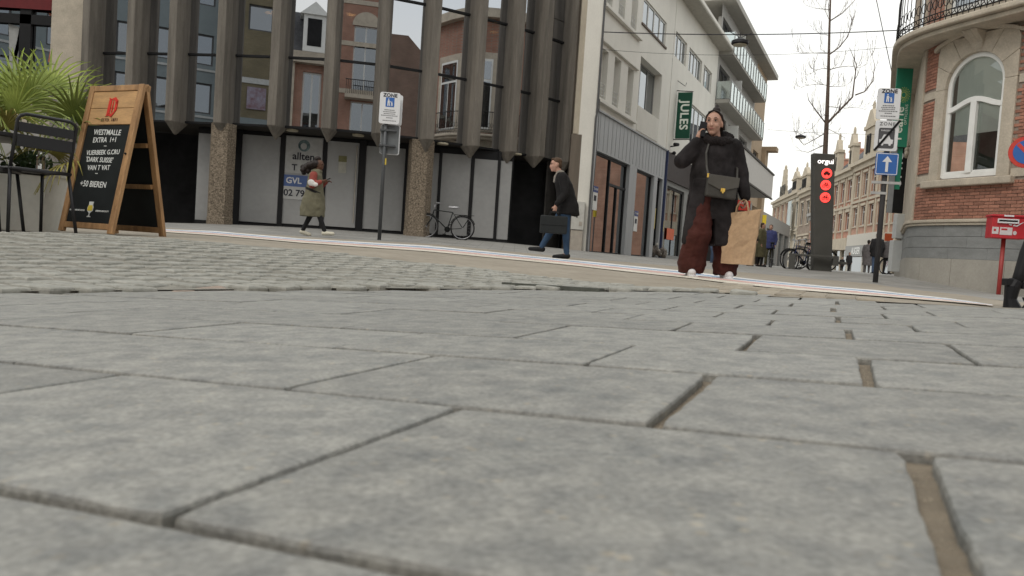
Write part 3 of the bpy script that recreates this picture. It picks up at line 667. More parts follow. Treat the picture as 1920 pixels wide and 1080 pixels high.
for a, zz in ((23.95, 1.55), (28.75, 1.1)):
    MB().box(a, a + .48, .085, .09, zz + .0, zz + .78).build('poster', M_white(), w1)
    MB().box(a, a + .48, .078, .084, zz + .58, zz + .78).build('poster_header', mat('poster_navy', (.05, .07, .22), .6), w1)
    text('TE HUUR', .1, (a + .24, .072, zz + .68), w1, M_white())
    MB().box(a + .12, a + .36, .08, .084, zz + .3, zz + .48).build('poster_print', ink, w1)
MB().box(31.45, 31.75, .085, .09, 1.35, 2.2).build('yellow_notice', mat('yellow_card', (.6, .45, .06), .6), w1)

w2 = thing('white_building', 'white rendered building with strip windows and a slatted eave behind the green sign', 'building', org, SROT)
x0, x1 = 32.32, 41.45
hs = [(32.55, 34.6, 8.72, 9.75), (35.1, 37.8, 8.72, 9.75), (38.3, 40.2, 8.72, 9.75), (36.4, 40.2, 5.0, 7.45)]
s = MB(); facade(s, x0, x1, 4.7, 11.2, hs, .2); s.build('wall', M_wr, w2)
for h_, nx in zip(hs, (3, 4, 3, 4)): window(w2, *h_, .08, nx=nx, fm=M_wf)
s = MB(); s.box(x0 - 3, x1 + .05, -.72, 3, 11.26, 11.42).build('roof_edge', M_wr, w2)
s = MB(); xq = x0 - 3
while xq < x1: s.box(xq, xq + .13, -.7, -.02, 11.2, 11.255); xq += .16
s.build('eave_slat', mat('eave_slats', (.42, .40, .35), .7), w2)
MB().box(x0 + .1, x1, -.12, -.003, 3.5, 4.66).build('fascia', mat('fascia_brown', (.05, .042, .04), .6), w2)
MB().box(x0, x0 + .09, -.12, .1, 0.1, 4.7).build('drainpipe', mat('navy_pipe', (.03, .04, .09), .5), w2)
s = MB(); facade(s, x0 + .1, x1, .05, 3.5, [(33.0, 36.2, .3, 3.3), (36.9, 40.8, .3, 3.3)], .2); s.build('shop_wall', mat('shop_grey', (.22, .22, .21), .7), w2)
for a, b in ((33.0, 36.2), (36.9, 40.8)):
    f = MB(); f.box(a, a + .08, .08, .16, .3, 3.3).box(b - .08, b, .08, .16, .3, 3.3).box((a + b) / 2, (a + b) / 2 + .07, .08, .16, .3, 3.3).box(a, b, .075, .16, 3.2, 3.3)
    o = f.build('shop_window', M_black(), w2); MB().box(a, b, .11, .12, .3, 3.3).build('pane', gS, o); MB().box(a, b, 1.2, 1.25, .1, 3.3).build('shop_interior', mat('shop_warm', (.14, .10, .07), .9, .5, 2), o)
MB().box(33.7, 35.0, .05, .06, 1.0, 1.5).build('orange_board', mat('orange_card', (.55, .10, .03), .6), w2)
MB().box(32.6, 32.85, -.02, -.005, 1.3, 1.75).build('yellow_notice', mat('yellow_card', None), w2)

bb = thing('balcony_building', 'apartment building with long glass balconies and overhanging flat roof behind the woman', 'building', org, SROT)
x0, x1 = 41.5, 59.0
M_bal = mat('balcony_concrete', (.36, .345, .31), .8, .08, 2)
M_tanw = mat('tan_brick_wall', (.36, .27, .18), .85, .1, 3)
rows = [(6.15, 8.5), (8.72, 11.0), (11.25, 13.5)]
holes = []
for a, b in rows:
    for c in (41.9, 45.6, 49.4): holes.append((c, c + 3.0, a + .05, b - .35))
    holes.append((55.2, 57.6, a + .7, b - .35))
s = MB(); facade(s, x0, 54.2, 4.4, 13.75, [h_ for h_ in holes if h_[0] < 54], .25); s.build('wall', mat('grey_render', (.34, .33, .31), .85, .08), bb)
s = MB(); facade(s, 54.2, x1, 4.4, 13.75, [h_ for h_ in holes if h_[0] > 54], .25); s.quad((x1, 0, 0), (x1, 10, 0), (x1, 10, 13.75), (x1, 0, 13.75)); s.build('wall', M_tanw, bb)
for h_ in holes: window(bb, *h_, .15, nx=3, fm=mat('window_dark', (.10, .10, .10), .5))
MB().box(x0 - .3, 59.6, -.68, 8, 13.78, 14.1).build('roof', M_bal, bb, bevel=.02)
M_rail = glassmat('railing_glass', (.85, .92, .92), .55, (.55, .62, .60), .1)
for z in (8.52, 11.05):
    sl = MB().box(x0, 54.1, -.72, .0, z, z + .2).build('balcony', M_bal, bb, bevel=.01)
    MB().box(x0 + .02, 54.05, -.745, -.725, z + .12, z + 1.12).box(x0 - .02, x0 + .0, -.72, -.05, z + .22, z + 1.12).box(54.06, 54.08, -.72, -.05, z + .22, z + 1.12).build('glass_railing', M_rail, sl)
    s = MB(); s.box(x0, 54.1, -.76, -.70, z + 1.13, z + 1.17)
    for k in range(14): s.box(x0 + .05 + k * .95, x0 + .09 + k * .95, -.775, -.748, z + .02, z + 1.13)
    s.build('rail', mat('rail_metal', (.3, .3, .29), .4, metal=.5), sl)
for z in (6.2, 8.72, 11.25):
    for c in (45.1,): MB().box(c, c + .05, -.66, -.01, z, z + 1.75).build('screen', M_wf, bb)
s = MB(); s.box(38.4, 53.0, -1.75, -.1, 4.60, 6.05); s.build('canopy_box', mat('canopy_panel', (.46, .44, .41), .7, .05), bb, bevel=.01)
MB().box(38.35, 53.05, -1.82, -1.70, 6.06, 6.16).box(38.35, 53.05, -1.80, -1.70, 4.50, 4.59).build('canopy_edge', mat('canopy_dark', (.07, .065, .06), .6), bb)
for k in range(5): MB().box(41.6 + k * 3.6, 41.9 + k * 3.6, -.05, .2, 0, 4.5).build('pillar', mat('grey_render', None), bb)
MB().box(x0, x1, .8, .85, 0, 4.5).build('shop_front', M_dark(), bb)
MB().box(59.2, 60.4, -1.0, .1, 8.6, 8.9).box(59.05, 60.4, -.3, 6, 0, 8.6).build('side_wing', M_tanw, bb)

lw = thing('arcade_wing', 'low grey shop wing continuing beyond the balcony building towards the far terrace', 'building', org, SROT)
s = MB(); facade(s, 60.5, 82, .0, 4.4, [(60.9 + 4.2 * k, 64.4 + 4.2 * k, .2, 3.3) for k in range(5)], .3); s.quad((60.5, 0, 0), (60.5, 0, 4.4), (60.5, 5, 4.4), (60.5, 5, 0)); s.quad((60.5, 0, 4.4), (82, 0, 4.4), (82, 6, 4.4), (60.5, 6, 4.4)); s.build('wall', mat('grey_render', None), lw)
for k in range(5): MB().box(60.9 + 4.2 * k, 64.4 + 4.2 * k, .2, .25, .2, 3.3).build('shop_window', gS, lw); 
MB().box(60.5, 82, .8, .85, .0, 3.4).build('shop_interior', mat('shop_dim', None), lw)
js = thing('shop_sign', 'green vertical blade sign with white letters reading JULES', 'sign', SP(33.4, 8.6), SROT - pi / 2)
# local x: across the street (to the right), y away from camera
MB().box(.08, .70, -.06, .06, 5.36, 7.33).build('sign_box', mat('sign_green', (.012, .075, .045), .45, .05), js, bevel=.008)
text('JULES', .50, (.40, -.064, 6.35), js, mat('sign_letter', (.75, .8, .72), .5), (pi / 2, pi / 2, 0), bold=.012, space=1.05)
MB().tube([(0, 0, 7.42), (.72, 0, 7.36)], .02, 6).tube([(0, 0, 7.85), (.35, 0, 7.6), (.4, 0, 7.75)], .015, 6).tube([(0, 0, 5.32), (.72, 0, 5.32)], .02, 6).build('bracket', M_black(), js)
scam = thing('wall_camera', 'small black camera and lamp on a bracket below the green JULES sign', 'camera', SP(33.0, 8.6, 4.95), SROT - pi / 2)
MB().tube([(0, 0, 0), (.3, 0, .05)], .03, 6).tube([(0, 0, -.3), (.18, 0, -.25)], .03, 6).build('arm', M_black(), scam)
MB().caps((.22, -.15, .08), (.3, .08, .1), .07, .07).ell((.2, -.05, -.28), (.08, .08, .08)).build('housing', M_black(), scam, smooth=True)

# ------------------------------------------------------------------ corner building on the right (curved brick wall)
cb = thing('corner_building', 'curved corner building of red brick with arched white window, beige stone bands and iron balcony', 'building')
CP = [(11.4, 11.3), (10.6, 12.4), (9.95, 13.4), (9.47, 14.3), (9.08, 15.2), (8.78, 15.95), (8.63, 16.5), (8.64, 17.0), (8.86, 17.55)]
_e = SP(0, 0); dS = Vector((sin(SA), cos(SA)))
CP += [(8.86 + dS.x * t, 17.55 + dS.y * t) for t in (.8, 1.6, 2.4, 3.2, 12)]
# smooth the curve
def smooth_curve(P, it=2):
    for _ in range(it):
        Q = [P[0]]
        for a, b in zip(P, P[1:]): Q += [(a[0] * .75 + b[0] * .25, a[1] * .75 + b[1] * .25), (a[0] * .25 + b[0] * .75, a[1] * .25 + b[1] * .75)]
        Q.append(P[-1]); P = Q
    return P
CS = smooth_curve(CP); CL = [0]
for a, b in zip(CS, CS[1:]): CL.append(CL[-1] + math.dist(a, b))
def cw(t, z, out=0):
    """a point of the curved wall: run along it, height, distance out of it"""
    i = 0
    while i < len(CS) - 2 and CL[i + 1] < t: i += 1
    w = (t - CL[i]) / (CL[i + 1] - CL[i]); x = CS[i][0] + (CS[i + 1][0] - CS[i][0]) * w; y = CS[i][1] + (CS[i + 1][1] - CS[i][1]) * w
    def nrm(j): a, b = CS[max(0, j - 1)], CS[min(len(CS) - 1, j + 1)]; d = math.dist(a, b); return (-(b[1] - a[1]) / d, (b[0] - a[0]) / d)
    n0, n1 = nrm(i), nrm(i + 1); nx = n0[0] * (1 - w) + n1[0] * w; ny = n0[1] * (1 - w) + n1[1] * w
    return Vector((x + nx * out, y + ny * out, z))
def ct(px, py=400):
    """run along the wall where a photo column meets it"""
    best = None
    for k in range(0, 1400):
        t = k * .01
        if t > CL[-1]: break
        p = cw(t, 0); q = proj((p.x, p.y, at(px, py, p.y).z)); e = abs(q[0] - px)
        if best is None or e < best[0] - 1e-6: best = (e, t)
    return best[1]
def cband(name, t0, t1, z0, z1, o0, o1, m, par=cb, step=.12, bevel=0):
    """a band that follows the wall: outer face at o1, back at o0"""
    n = max(1, int((t1 - t0) / step)); s = MB(); rr = []
    for k in range(n + 1):
        t = t0 + (t1 - t0) * k / n; rr.append([cw(t, z0, o0), cw(t, z0, o1), cw(t, z1, o1), cw(t, z1, o0)])
    s.rings(rr); return s.build(name, m, par, bevel=bevel, fix=True)
def cz(px, py, t): return at(px, py, cw(t, 0).y).z
M_mort = mat('brick_mortar', (.27, .22, .18), .9, .15, 8, .4)
M_brk = mat('red_brick', (.33, .155, .105), .85, .2, 20, .5, rnd=.25, fine=(50, .12))
M_brkw = brickmat('red_brickwork', (.30, .135, .09), (.36, .17, .115), (.27, .22, .18), .22, .068, ms=.01)
M_st = M_stone()
tw = [ct(1882, 200), ct(1772, 200)]; tc_ = (tw[0] + tw[1]) / 2; hw = (tw[1] - tw[0]) / 2
zs0 = cz(1825, 334, tc_); zs1 = cz(1825, 97, tc_)
zled = cz(1830, 411, ct(1830)); 
print('window', tw, zs0, zs1, 'ledge', zled, 'L', CL[-1])
ZBAL = 4.95
# mortar backing with the window cut out: built as bands
hx0, hx1 = tc_ - hw - .02, tc_ + hw + .02
cband('backing_wall', 0, hx0, -.4, 9.6, -.3, -.006, M_mort)
cband('backing_wall', hx1, CL[-1], -.4, 9.6, -.3, -.006, M_mort)
cband('backing_wall', hx0, hx1, -.4, zs0, -.3, -.006, M_mort); cband('backing_wall', hx0, hx1, zs1 + .0, 9.6, -.3, -.006, M_mort)
# upper storey in joined brickwork (only its reflections are seen)
# bricks
bh, bl = .066, .215
lst = []; z = zled + .01; r = 0
sur = (tc_ - hw - .27, tc_ + hw + .27, zs0 - .14, zs1 + .38)
bands = [(3.62, 3.80), (2.18, 2.36)]
bands = [(cz(1905, 150, ct(1905)), cz(1905, 134, ct(1905))), (cz(1905, 330, ct(1905)), cz(1905, 314, ct(1905)))]
tend = ct(1703, 300)
while z < ZBAL - .05:
    t = .02 + (bl / 2 if r % 2 else 0)
    while t < 8.2:
        c = t + bl / 2
        if not (sur[0] < c < sur[1] and sur[2] < z + bh / 2 < sur[3]) and not any(a - .03 < z + bh / 2 < b + .03 for a, b in bands): lst.append((t, z))
        t += bl
    z += bh; r += 1
def vis(t, z): 
    p = cw(t, z); q = proj(p); return 1700 < q[0] < 1925 and 0 < q[1]
lst.sort(key=lambda q: (not vis(*q), abs(q[0] - tc_) + .3 * abs(q[1] - 1.9)))
def one_brick():
    s = MB(); a, b = bl / 2 - .005, bh / 2 - .005; c = .003
    s.rings([[(-a, .03, -b), (a, .03, -b), (a, .03, b), (-a, .03, b)], [(-a, -.009, -b), (a, -.009, -b), (a, -.009, b), (-a, -.009, b)], [(-a + c, -.012, -b + c), (a - c, -.012, -b + c), (a - c, -.012, b - c), (-a + c, -.012, b - c)]]); return s
ob = one_brick(); o = ob.build('brick', M_brk, cb); bme = o.data; bpy.data.objects.remove(o)
restb = MB()
for k, (t, z) in enumerate(lst):
    p = cw(t + bl / 2, z + bh / 2); a, b = cw(t, z), cw(t + bl, z); rz = math.atan2(b.y - a.y, b.x - a.x) + pi
    # outward normal must be local -y
    p += (cw(t + bl / 2, z, random.uniform(-.002, .002)) - cw(t + bl / 2, z))
    if k < 295:
        o = bpy.data.objects.new('brick', bme); C.objects.link(o); o.parent = cb; o.location = p; o.rotation_euler = (0, 0, rz)
    else:
        T = Matrix.Translation(p) @ Matrix.Rotation(rz, 4, 'Z'); restb.add([T @ Vector(v) for v in ob.v[4:]], [tuple(i - 4 for i in f) for f in ob.f if min(f) >= 4])
M_brk2 = mat('red_brick_wall', (.33, .155, .105), .85, .38, 9, .5, fine=(50, .12))
tag(restb.build('bricks', M_brk2, cb), kind='stuff')
for a, b in bands:
    cband('stone_band', .0, sur[0] - .0, a, b, -.01, .02, M_st); cband('stone_band', sur[1], ct(1712, 300), a, b, -.01, .02, M_st)
# upper storey
s = MB(); n = 40; z0, z1 = ZBAL + .2, 10.4
cband('upper_wall', 0, CL[-1], ZBAL + .05, 10.4, -.02, .0, M_brkw); cband('cornice', 0, CL[-1], 10.4, 10.8, -.3, .35, M_st)
for tcx in (tc_, tc_ + 3.2, tc_ - 2.6, tc_ + 6):
    if 0.8 < tcx < CL[-1] - 1:
        cband('window_surround', tcx - .85, tcx + .85, ZBAL + .35, 8.9, .0, .05, M_st)
        f = cband('window', tcx - .62, tcx + .62, ZBAL + .5, 8.6, .05, .07, M_white()); 
        for q in (-.55, .03): cband('pane', tcx + q, tcx + q + .52, ZBAL + .6, 7.6, .072, .078, M_wglass(), f)
        cband('pane', tcx - .55, tcx + .55, 7.7, 8.5, .072, .078, M_wglass(), f)
# stone plinth: smooth lower blocks, grey courses, moulded ledge
M_pl = mat('plinth_stone', (.34, .32, .28), .8, .1, 2.2, .3, fine=(25, .06)); M_pg = mat('plinth_grey_stone', (.22, .225, .22), .75, .14, 3, .3, fine=(30, .08), stretch=(1, 1, 2.5))
g0 = lambda t: gz(*cw(t, 0)[:2])
tj = [0, .9, ct(1885, 520), ct(1788, 480), ct(1732, 470), ct(1712, 460), ct(1700, 460) + .4, 7.5, CL[-1]]
tj = sorted(set(round(v, 2) for v in tj)); zl = cz(1790, 486, ct(1788, 480))
for a, b in zip(tj, tj[1:]):
    if b - a > .05: cband('plinth_block', a + .003, b - .003, -.4, zl, -.05, .06, M_pl, bevel=.006)
hz = (zled - .12 - zl) / 3
for r_ in range(3):
    cuts = [0, 1.0, 2.1, 3.2, 4.35, 5.2, 6.3, 7.5, CL[-1]]; off_ = (.0, .45, .15)[r_]
    cuts = [cuts[0]] + [c + off_ for c in cuts[1:-1]] + [cuts[-1]]
    for a, b in zip(cuts, cuts[1:]): cband('stone_block', a + .0015, b - .0015, zl + r_ * hz + .003, zl + (r_ + 1) * hz - .003, -.05, .045, M_pg, bevel=.004)
cband('ledge', 0, CL[-1], zled - .12, zled - .07, -.05, .09, M_st, bevel=.008); cband('ledge', 0, CL[-1], zled - .067, zled, -.05, .12, M_st, bevel=.015)
# window surround: jambs, arch stones, hood mould, sill
spring = zs1 - hw * .98
for sg in (-1, 1):
    a, b = sorted((tc_ + sg * (hw + .0), tc_ + sg * (hw + .25)))
    cband('window_surround', a, b, zs0 - .02, spring - .0, -.12, .05, M_st, bevel=.012)
def arcpt(t, z, o): return cw(t, z, o)
na = 18
for k in range(6):
    rr = []
    for i in range(na // 6 + 1):
        a = pi * (k + i / (na / 6)) / 6; a = min(max(a, .004 + pi * k / 6), pi * (k + 1) / 6 - .004)
        ca, sa = cos(a), sin(a); ri = hw; 
        # outer outline is a squared shoulder shape
        ro_x = hw + .25; ex = min(ro_x / max(abs(ca), 1e-3), (hw * .98 + .30 + .05 * sa) / max(sa, 1e-3))
        rr.append([arcpt(tc_ + ri * ca, spring + ri * .98 * sa, -.12), arcpt(tc_ + ri * ca, spring + ri * .98 * sa, .05), arcpt(tc_ + ex * ca, spring + ex * sa, .05), arcpt(tc_ + ex * ca, spring + ex * sa, -.12)])
    MB().rings(rr).build('arch_stone', M_st, cb, bevel=.01, fix=True)
s = MB()
hp = []
for i in range(21):
    x = -1 + 2 * i / 20; zz = spring + hw * .98 + .30 + .10 * (1 - abs(x) ** 1.5) - (.0 if abs(x) < .9 else .02); hp.append((tc_ + x * (hw + .33), zz - .10 * abs(x) ** 2))
s.rings([[cw(t, z_, 0), cw(t, z_, .10), cw(t, z_ + .07, .12), cw(t, z_ + .07, 0)] for t, z_ in hp]); s.build('hood_mould', M_st, cb, bevel=.01, fix=True)
cband('window_sill', tc_ - hw - .36, tc_ + hw + .36, zs0 - .17, zs0 - .025, -.05, .14, M_st, bevel=.02)
# white window
wf = MB(); cr = []
M_wp = mat('white_paint', None)
def cbar(s, pts, w, o0, o1):
    """bar following t,z points in the window plane"""
    rr = []
    for i, (t, z_) in enumerate(pts):
        a = pts[max(0, i - 1)]; b = pts[min(len(pts) - 1, i + 1)]; d = Vector((b[0] - a[0], b[1] - a[1])).normalized(); nn = (-d.y * w / 2, d.x * w / 2)
        rr.append([cw(t - nn[0], z_ - nn[1], o0), cw(t - nn[0], z_ - nn[1], o1), cw(t + nn[0], z_ + nn[1], o1), cw(t + nn[0], z_ + nn[1], o0)])
    s.rings(rr)
ho = hw - .045
outl = [(tc_ - ho, zs0 + .03), (tc_ - ho, spring)] + [(tc_ + ho * cos(a), spring + ho * .98 * sin(a)) for a in [pi - pi * i / 16 for i in range(1, 16)]] + [(tc_ + ho, spring), (tc_ + ho, zs0 + .03)]
cbar(wf, outl, .09, -.10, -.03); 
tr_z = cz(1825, 190, tc_)
tran = [(tc_ + ho * x, tr_z - .03 + .085 * cos(x * pi * .95)) for x in [-1 + i / 8 for i in range(17)]]
cbar(wf, tran, .10, -.105, -.02)
cbar(wf, [(tc_ - ho, zs0 + .06), (tc_ + ho, zs0 + .06)], .10, -.10, -.025)
cbar(wf, [(tc_, zs0 + .1), (tc_, tr_z + .02)], .13, -.10, -.015)
for sg in (-1, 1):
    a, b = tc_ + sg * .085, tc_ + sg * (ho - .03)
    lo = [(a, zs0 + .12), (a, tr_z + .0), ]; cbar(wf, [(b, zs0 + .11), (b, tr_z - .08)], .05, -.09, -.035); cbar(wf, [(a, zs0 + .12), (b, zs0 + .12)], .06, -.09, -.037)
wfo = wf.build('window', M_wp, cb, bevel=.006, fix=True)
pz = [cw(tc_ - ho, zs0, -.075)] + [cw(t, z_, -.075) for t, z_ in outl] 
gp = MB(); gp.add([cw(t, z_, -.07) for t, z_ in outl], [tuple(range(len(outl)))]); gp.build('pane', glassmat('clear_glass', (.9, .92, .92), .08, (.86, .88, .86)), wfo)
bl_ = MB(); za = cz(1825, 250, tc_)
bpts = [(tc_ - hw + .0, za), (tc_ - hw + .0, spring)] + outl[2:-2] + [(tc_ + hw * .72, spring), (tc_ + hw * .72, za)]
cband('roller_blind', tc_ - hw, tc_ + hw * .70, za, zs1 - .02, -.098, -.094, mat('blind_fabric', (.62, .65, .61), .8, .05, 2, emis=0), wfo)
cband('room_wall', tc_ - hw - .5, tc_ + hw + .5, zs0 - .3, zs1 + .3, -1.0, -.95, mat('room_green', (.10, .12, .10), .9, .3, 2), wfo)
# balcony, corbels and keystone
cband('balcony_slab', 0, ct(1690, 120), ZBAL, ZBAL + .10, -.1, .55, M_st, bevel=.02); cband('balcony_slab', 0, ct(1690, 120), ZBAL + .103, ZBAL + .22, -.1, .66, M_st, bevel=.03)
def corbel(t, w, zt, zb, dep, name):
    s = MB(); n_ = 12; rr = []
    for i in range(n_ + 1):
        f = i / n_; zz = zt + (zb - zt) * f; o_ = dep * ((1 - f) ** 1.6 * .85 + .12 + .06 * sin(f * 9)); ww = w * (1 - .35 * f)
        rr.append([cw(t - ww / 2, zz, -.02), cw(t - ww / 2, zz, o_ * .8), cw(t - ww / 4, zz, o_), cw(t - ww / 9, zz, o_ * .86), cw(t + ww / 9, zz, o_ * .86), cw(t + ww / 4, zz, o_), cw(t + ww / 2, zz, o_ * .8), cw(t + ww / 2, zz, -.02)])
    s.rings(rr); return s.build(name, M_st, cb, bevel=.008, fix=True)
corbel(tc_ - .02, .34, ZBAL - .005, spring + hw * .98 + .02, .42, 'keystone')
tq = ct(1724, 120)
cband('pilaster', ct(1740, 120), ct(1707, 120), zled + .01, ZBAL - .005, -.02, .05, M_st, bevel=.01)
corbel(tq, .42, ZBAL - .004, ZBAL - 1.35, .55, 'corbel')
s = MB(); p_ = cw(tq, 0)
for k in range(26):
    a = k * .42; r_ = .19 - .006 * k
    s.ell(cw(tq + cos(a) * r_ * .8, ZBAL - .32 + sin(a) * r_, .44), (.035, .035, .035), n=6, m=4)
s.build('scroll', M_st, cb, smooth=True)
s = MB(); rn = random.Random(3)
for k in range(16): s.ell(cw(tq + rn.uniform(-.13, .13), ZBAL - 1.35 - rn.uniform(-.1, .28), .12), (.06, .06, .075), n=7, m=5)
s.build('carved_leaves', M_st, cb, smooth=True)
# iron balcony railing
s = MB(); tb0, tb1 = .1, ct(1690, 120) - .05; n_ = int((tb1 - tb0) / .12)
for z_, r_ in ((ZBAL + .30, .014), (ZBAL + 1.2, .02), (ZBAL + .42, .01)): s.tube([cw(tb0 + (tb1 - tb0) * i / 40, z_, .58) for i in range(41)], r_, 6)
for i in range(n_ + 1):
    t = tb0 + (tb1 - tb0) * i / n_; s.tube([cw(t, ZBAL + .22, .58), cw(t, ZBAL + 1.2, .58)], .009, 5)
    s.tube([cw(t + .055 * cos(a), ZBAL + .36 + .06 * sin(a), .58 + .03 * sin(a * 2)) for a in [k * .7 for k in range(10)]], .008, 4)
    s.tube([cw(t + .055 * cos(a), ZBAL + .6 + .1 * sin(a), .60) for a in [k * .7 for k in range(10)]], .008, 4)
s.build('balcony_railing', mat('wrought_iron', (.02, .018, .018), .5), cb)
# side wall towards the street: pilasters and narrow windows
for px in (1697,):
    pass
t9 = ct(1703, 300) + .25
for k, t in enumerate((t9 + .1, t9 + 1.5, t9 + 2.9)):
    cband('pilaster', t, t + .3, zled + .02, 9.6, -.02, .14, M_st); 
    if k < 2:
        f = cband('window', t + .45, t + 1.2, 2.0, 4.4, .0, .03, M_wp); cband('pane', t + .52, t + 1.13, 2.07, 4.33, .031, .034, M_wglass(), f)
        cband('window_sill', t + .38, t + 1.28, 1.85, 1.97, -.01, .1, M_st); cband('cellar_window', t + .5, t + .75, .35, .85, .046, .05, M_black())

# ------------------------------------------------------------------ houses of the far street
FL0 = Vector(at(1443, 400, 136)[:2]); FL1 = Vector(at(1690, 400, 64)[:2])
FL0 = Vector((at(1443, 505, 136).x, 136)); q = Vector((at(1590, 505, 82).x, 82)); fd = (q - FL0).normalized()
frz = math.atan2(fd.y, fd.x)
def fk(px, py=505):
    d = ray(px, py); k = (d.x * FL0.y - d.y * FL0.x) / (d.y * fd.x - d.x * fd.y); return k
def fz(px, py): k = fk(px, 505); return at(px, py, (FL0 + fd * k).y).z
print('far street', [(p, round(fk(p), 1), round((FL0 + fd * fk(p)).y, 1)) for p in (1443, 1490, 1530, 1557, 1590, 1650, 1690)])
def house(label, pa, pb, ztop, floors, nb, mw, mtrim, gable=None, ground=None, name='terraced_house', bay=None, roof=True, pil=True, arch=False):
    xa, xb = fk(pa), fk(pb); W = xb - xa
    t = thing(name, label, 'house', (FL0.x + fd.x * xa, FL0.y + fd.y * xa, 0), frz)
    holes = []; bw = W / nb
    for (z0, z1) in floors:
        for i in range(nb):
            c = bw * (i + .5); holes.append((c - bw * .25, c + bw * .25, z0, z1))
    zb = floors[0][0] - .9
    s = MB(); facade(s, 0, W, zb, ztop, holes, .25); s.quad((0, 0, 0), (0, 0, ztop), (0, 9, ztop), (0, 9, 0)); s.quad((W, 0, 0), (W, 9, 0), (W, 9, ztop), (W, 0, ztop)); s.build('wall', mw, t)
    for h_ in holes:
        window(t, *h_, .15, nx=2, fm=M_wf, fw=.08, zbar=h_[2] + (h_[3] - h_[2]) * .7, gm=glassmat('far_glass', (.7, .75, .8), .3, (.1, .1, .1)), back=False)
        q_ = MB(); q_.box(h_[0] - .16, h_[1] + .16, -.1, -.004, h_[2] - .18, h_[2] - .03).box(h_[0] - .16, h_[1] + .16, -.12, -.004, h_[3] + .03, h_[3] + .28)
        q_.box(h_[0] - .16, h_[0] - .02, -.06, -.004, h_[2], h_[3]).box(h_[1] + .02, h_[1] + .16, -.06, -.004, h_[2], h_[3])
        if arch: q_.prism([(h_[0] - .1, h_[3] + .3), (h_[1] + .1, h_[3] + .3), ((h_[0] + h_[1]) / 2, h_[3] + .95)], -.1, -.004)
        q_.build('window_surround', mtrim, t)
    q_ = MB()
    if pil:
        for i in range(nb + 1):
            c = min(max(bw * i, .18), W - .18); MB().box(c - .18, c + .18, -.12, -.002, zb, ztop - .4).build('pilaster', mtrim, t)
    MB().box(-.05, W + .05, -.55, .1, ztop - .38, ztop).box(0, W, -.25, .1, ztop - .9, ztop - .39).build('cornice', mtrim, t)
    for (z0, z1) in floors[:-1]: MB().box(0, W, -.16, -.003, z1 + .45, z1 + .7).build('string_course', mtrim, t)
    if roof:
        h_ = 3.2; rz_ = ztop + .01
        r_ = MB(); r_.add([(0, -.3, rz_), (W, -.3, rz_), (W, 3.2, rz_ + h_), (0, 3.2, rz_ + h_), (0, 8, rz_), (W, 8, rz_)], [(0, 1, 2, 3), (3, 2, 5, 4), (0, 3, 4), (1, 5, 2)]); ro = r_.build('roof', mat('slate_roof', (.09, .09, .095), .7, .2, 3, fine=(12, .15)), t)
    if gable:
        for (gx_, gw, gh, kind) in gable:
            c = W * gx_; g = MB(); z = ztop + .02
            if kind == 'step':
                ww = gw; st = 5
                for i in range(st): g.box(c - ww / 2, c + ww / 2, -.3, .2, z, z + gh / st - .002); ww *= .72; z += gh / st
                g.ell((c, -.05, z + .3), (.22, .22, .45), n=8, m=6)
            else:
                g.box(c - gw / 2, c + gw / 2, -.25, .4, z, z + gh * .55); g.box(c - gw / 2 - .15, c + gw / 2 + .15, -.4, .4, z + gh * .55, z + gh * .62)
                g.prism([(c - gw / 2, z + gh * .62), (c + gw / 2, z + gh * .62), (c + gw * .12, z + gh * .9), (c - gw * .12, z + gh * .9)], -.3, .2)
                g.ell((c, -.05, z + gh * .97), (.16, .16, .5), n=8, m=6)
            d_ = g.build('dormer', mtrim if kind != 'brick' else mw, t); n2 = max(1, int(gw / 1.2))
            zz = ztop + .4
            for i in range(n2):
                cc = c + (i - (n2 - 1) / 2) * gw * .26; MB().box(cc - gw * .08, cc + gw * .08, -.34, -.305, zz, zz + gh * .36).build('pane', M_dark(), d_)
    if ground: ground(t, W, zb)
    return t, W, zb
def shopfront(mfas, mdoor=None, sign=None, fz_=(2.9, 4.2)):
    def f(t, W, zb):
        MB().box(0, W, -.35, .1, zb - (fz_[1] - fz_[0]), zb - .02).build('fascia', mfas, t)
        z1 = zb - (fz_[1] - fz_[0]) - .02
        n_ = max(2, int(W / 2.6))
        for i in range(n_ + 1): c = min(max(W * i / n_, .15), W - .15); MB().box(c - .15, c + .15, -.1, .2, 0, z1).build('pillar', mfas, t)
        p = MB().box(.1, W - .1, .1, .14, .3, z1).build('shop_window', gS, t)
        MB().box(.1, W - .1, .9, .94, 0, z1).build('shop_interior', mat('shop_dim', None), t)
    return f
M_pink = brickmat('pink_brickwork', (.38, .185, .125), (.43, .225, .16), (.40, .30, .23), .25, .09)
M_cream = mat('cream_stone', (.46, .40, .31), .85, .12, 1.5, .2); M_brn = brickmat('brown_brickwork', (.22, .155, .11), (.27, .2, .15), (.3, .26, .22), .25, .09)
M_rdf = brickmat('bright_red_brickwork', (.36, .13, .08), (.42, .17, .1), (.4, .3, .24), .25, .09)
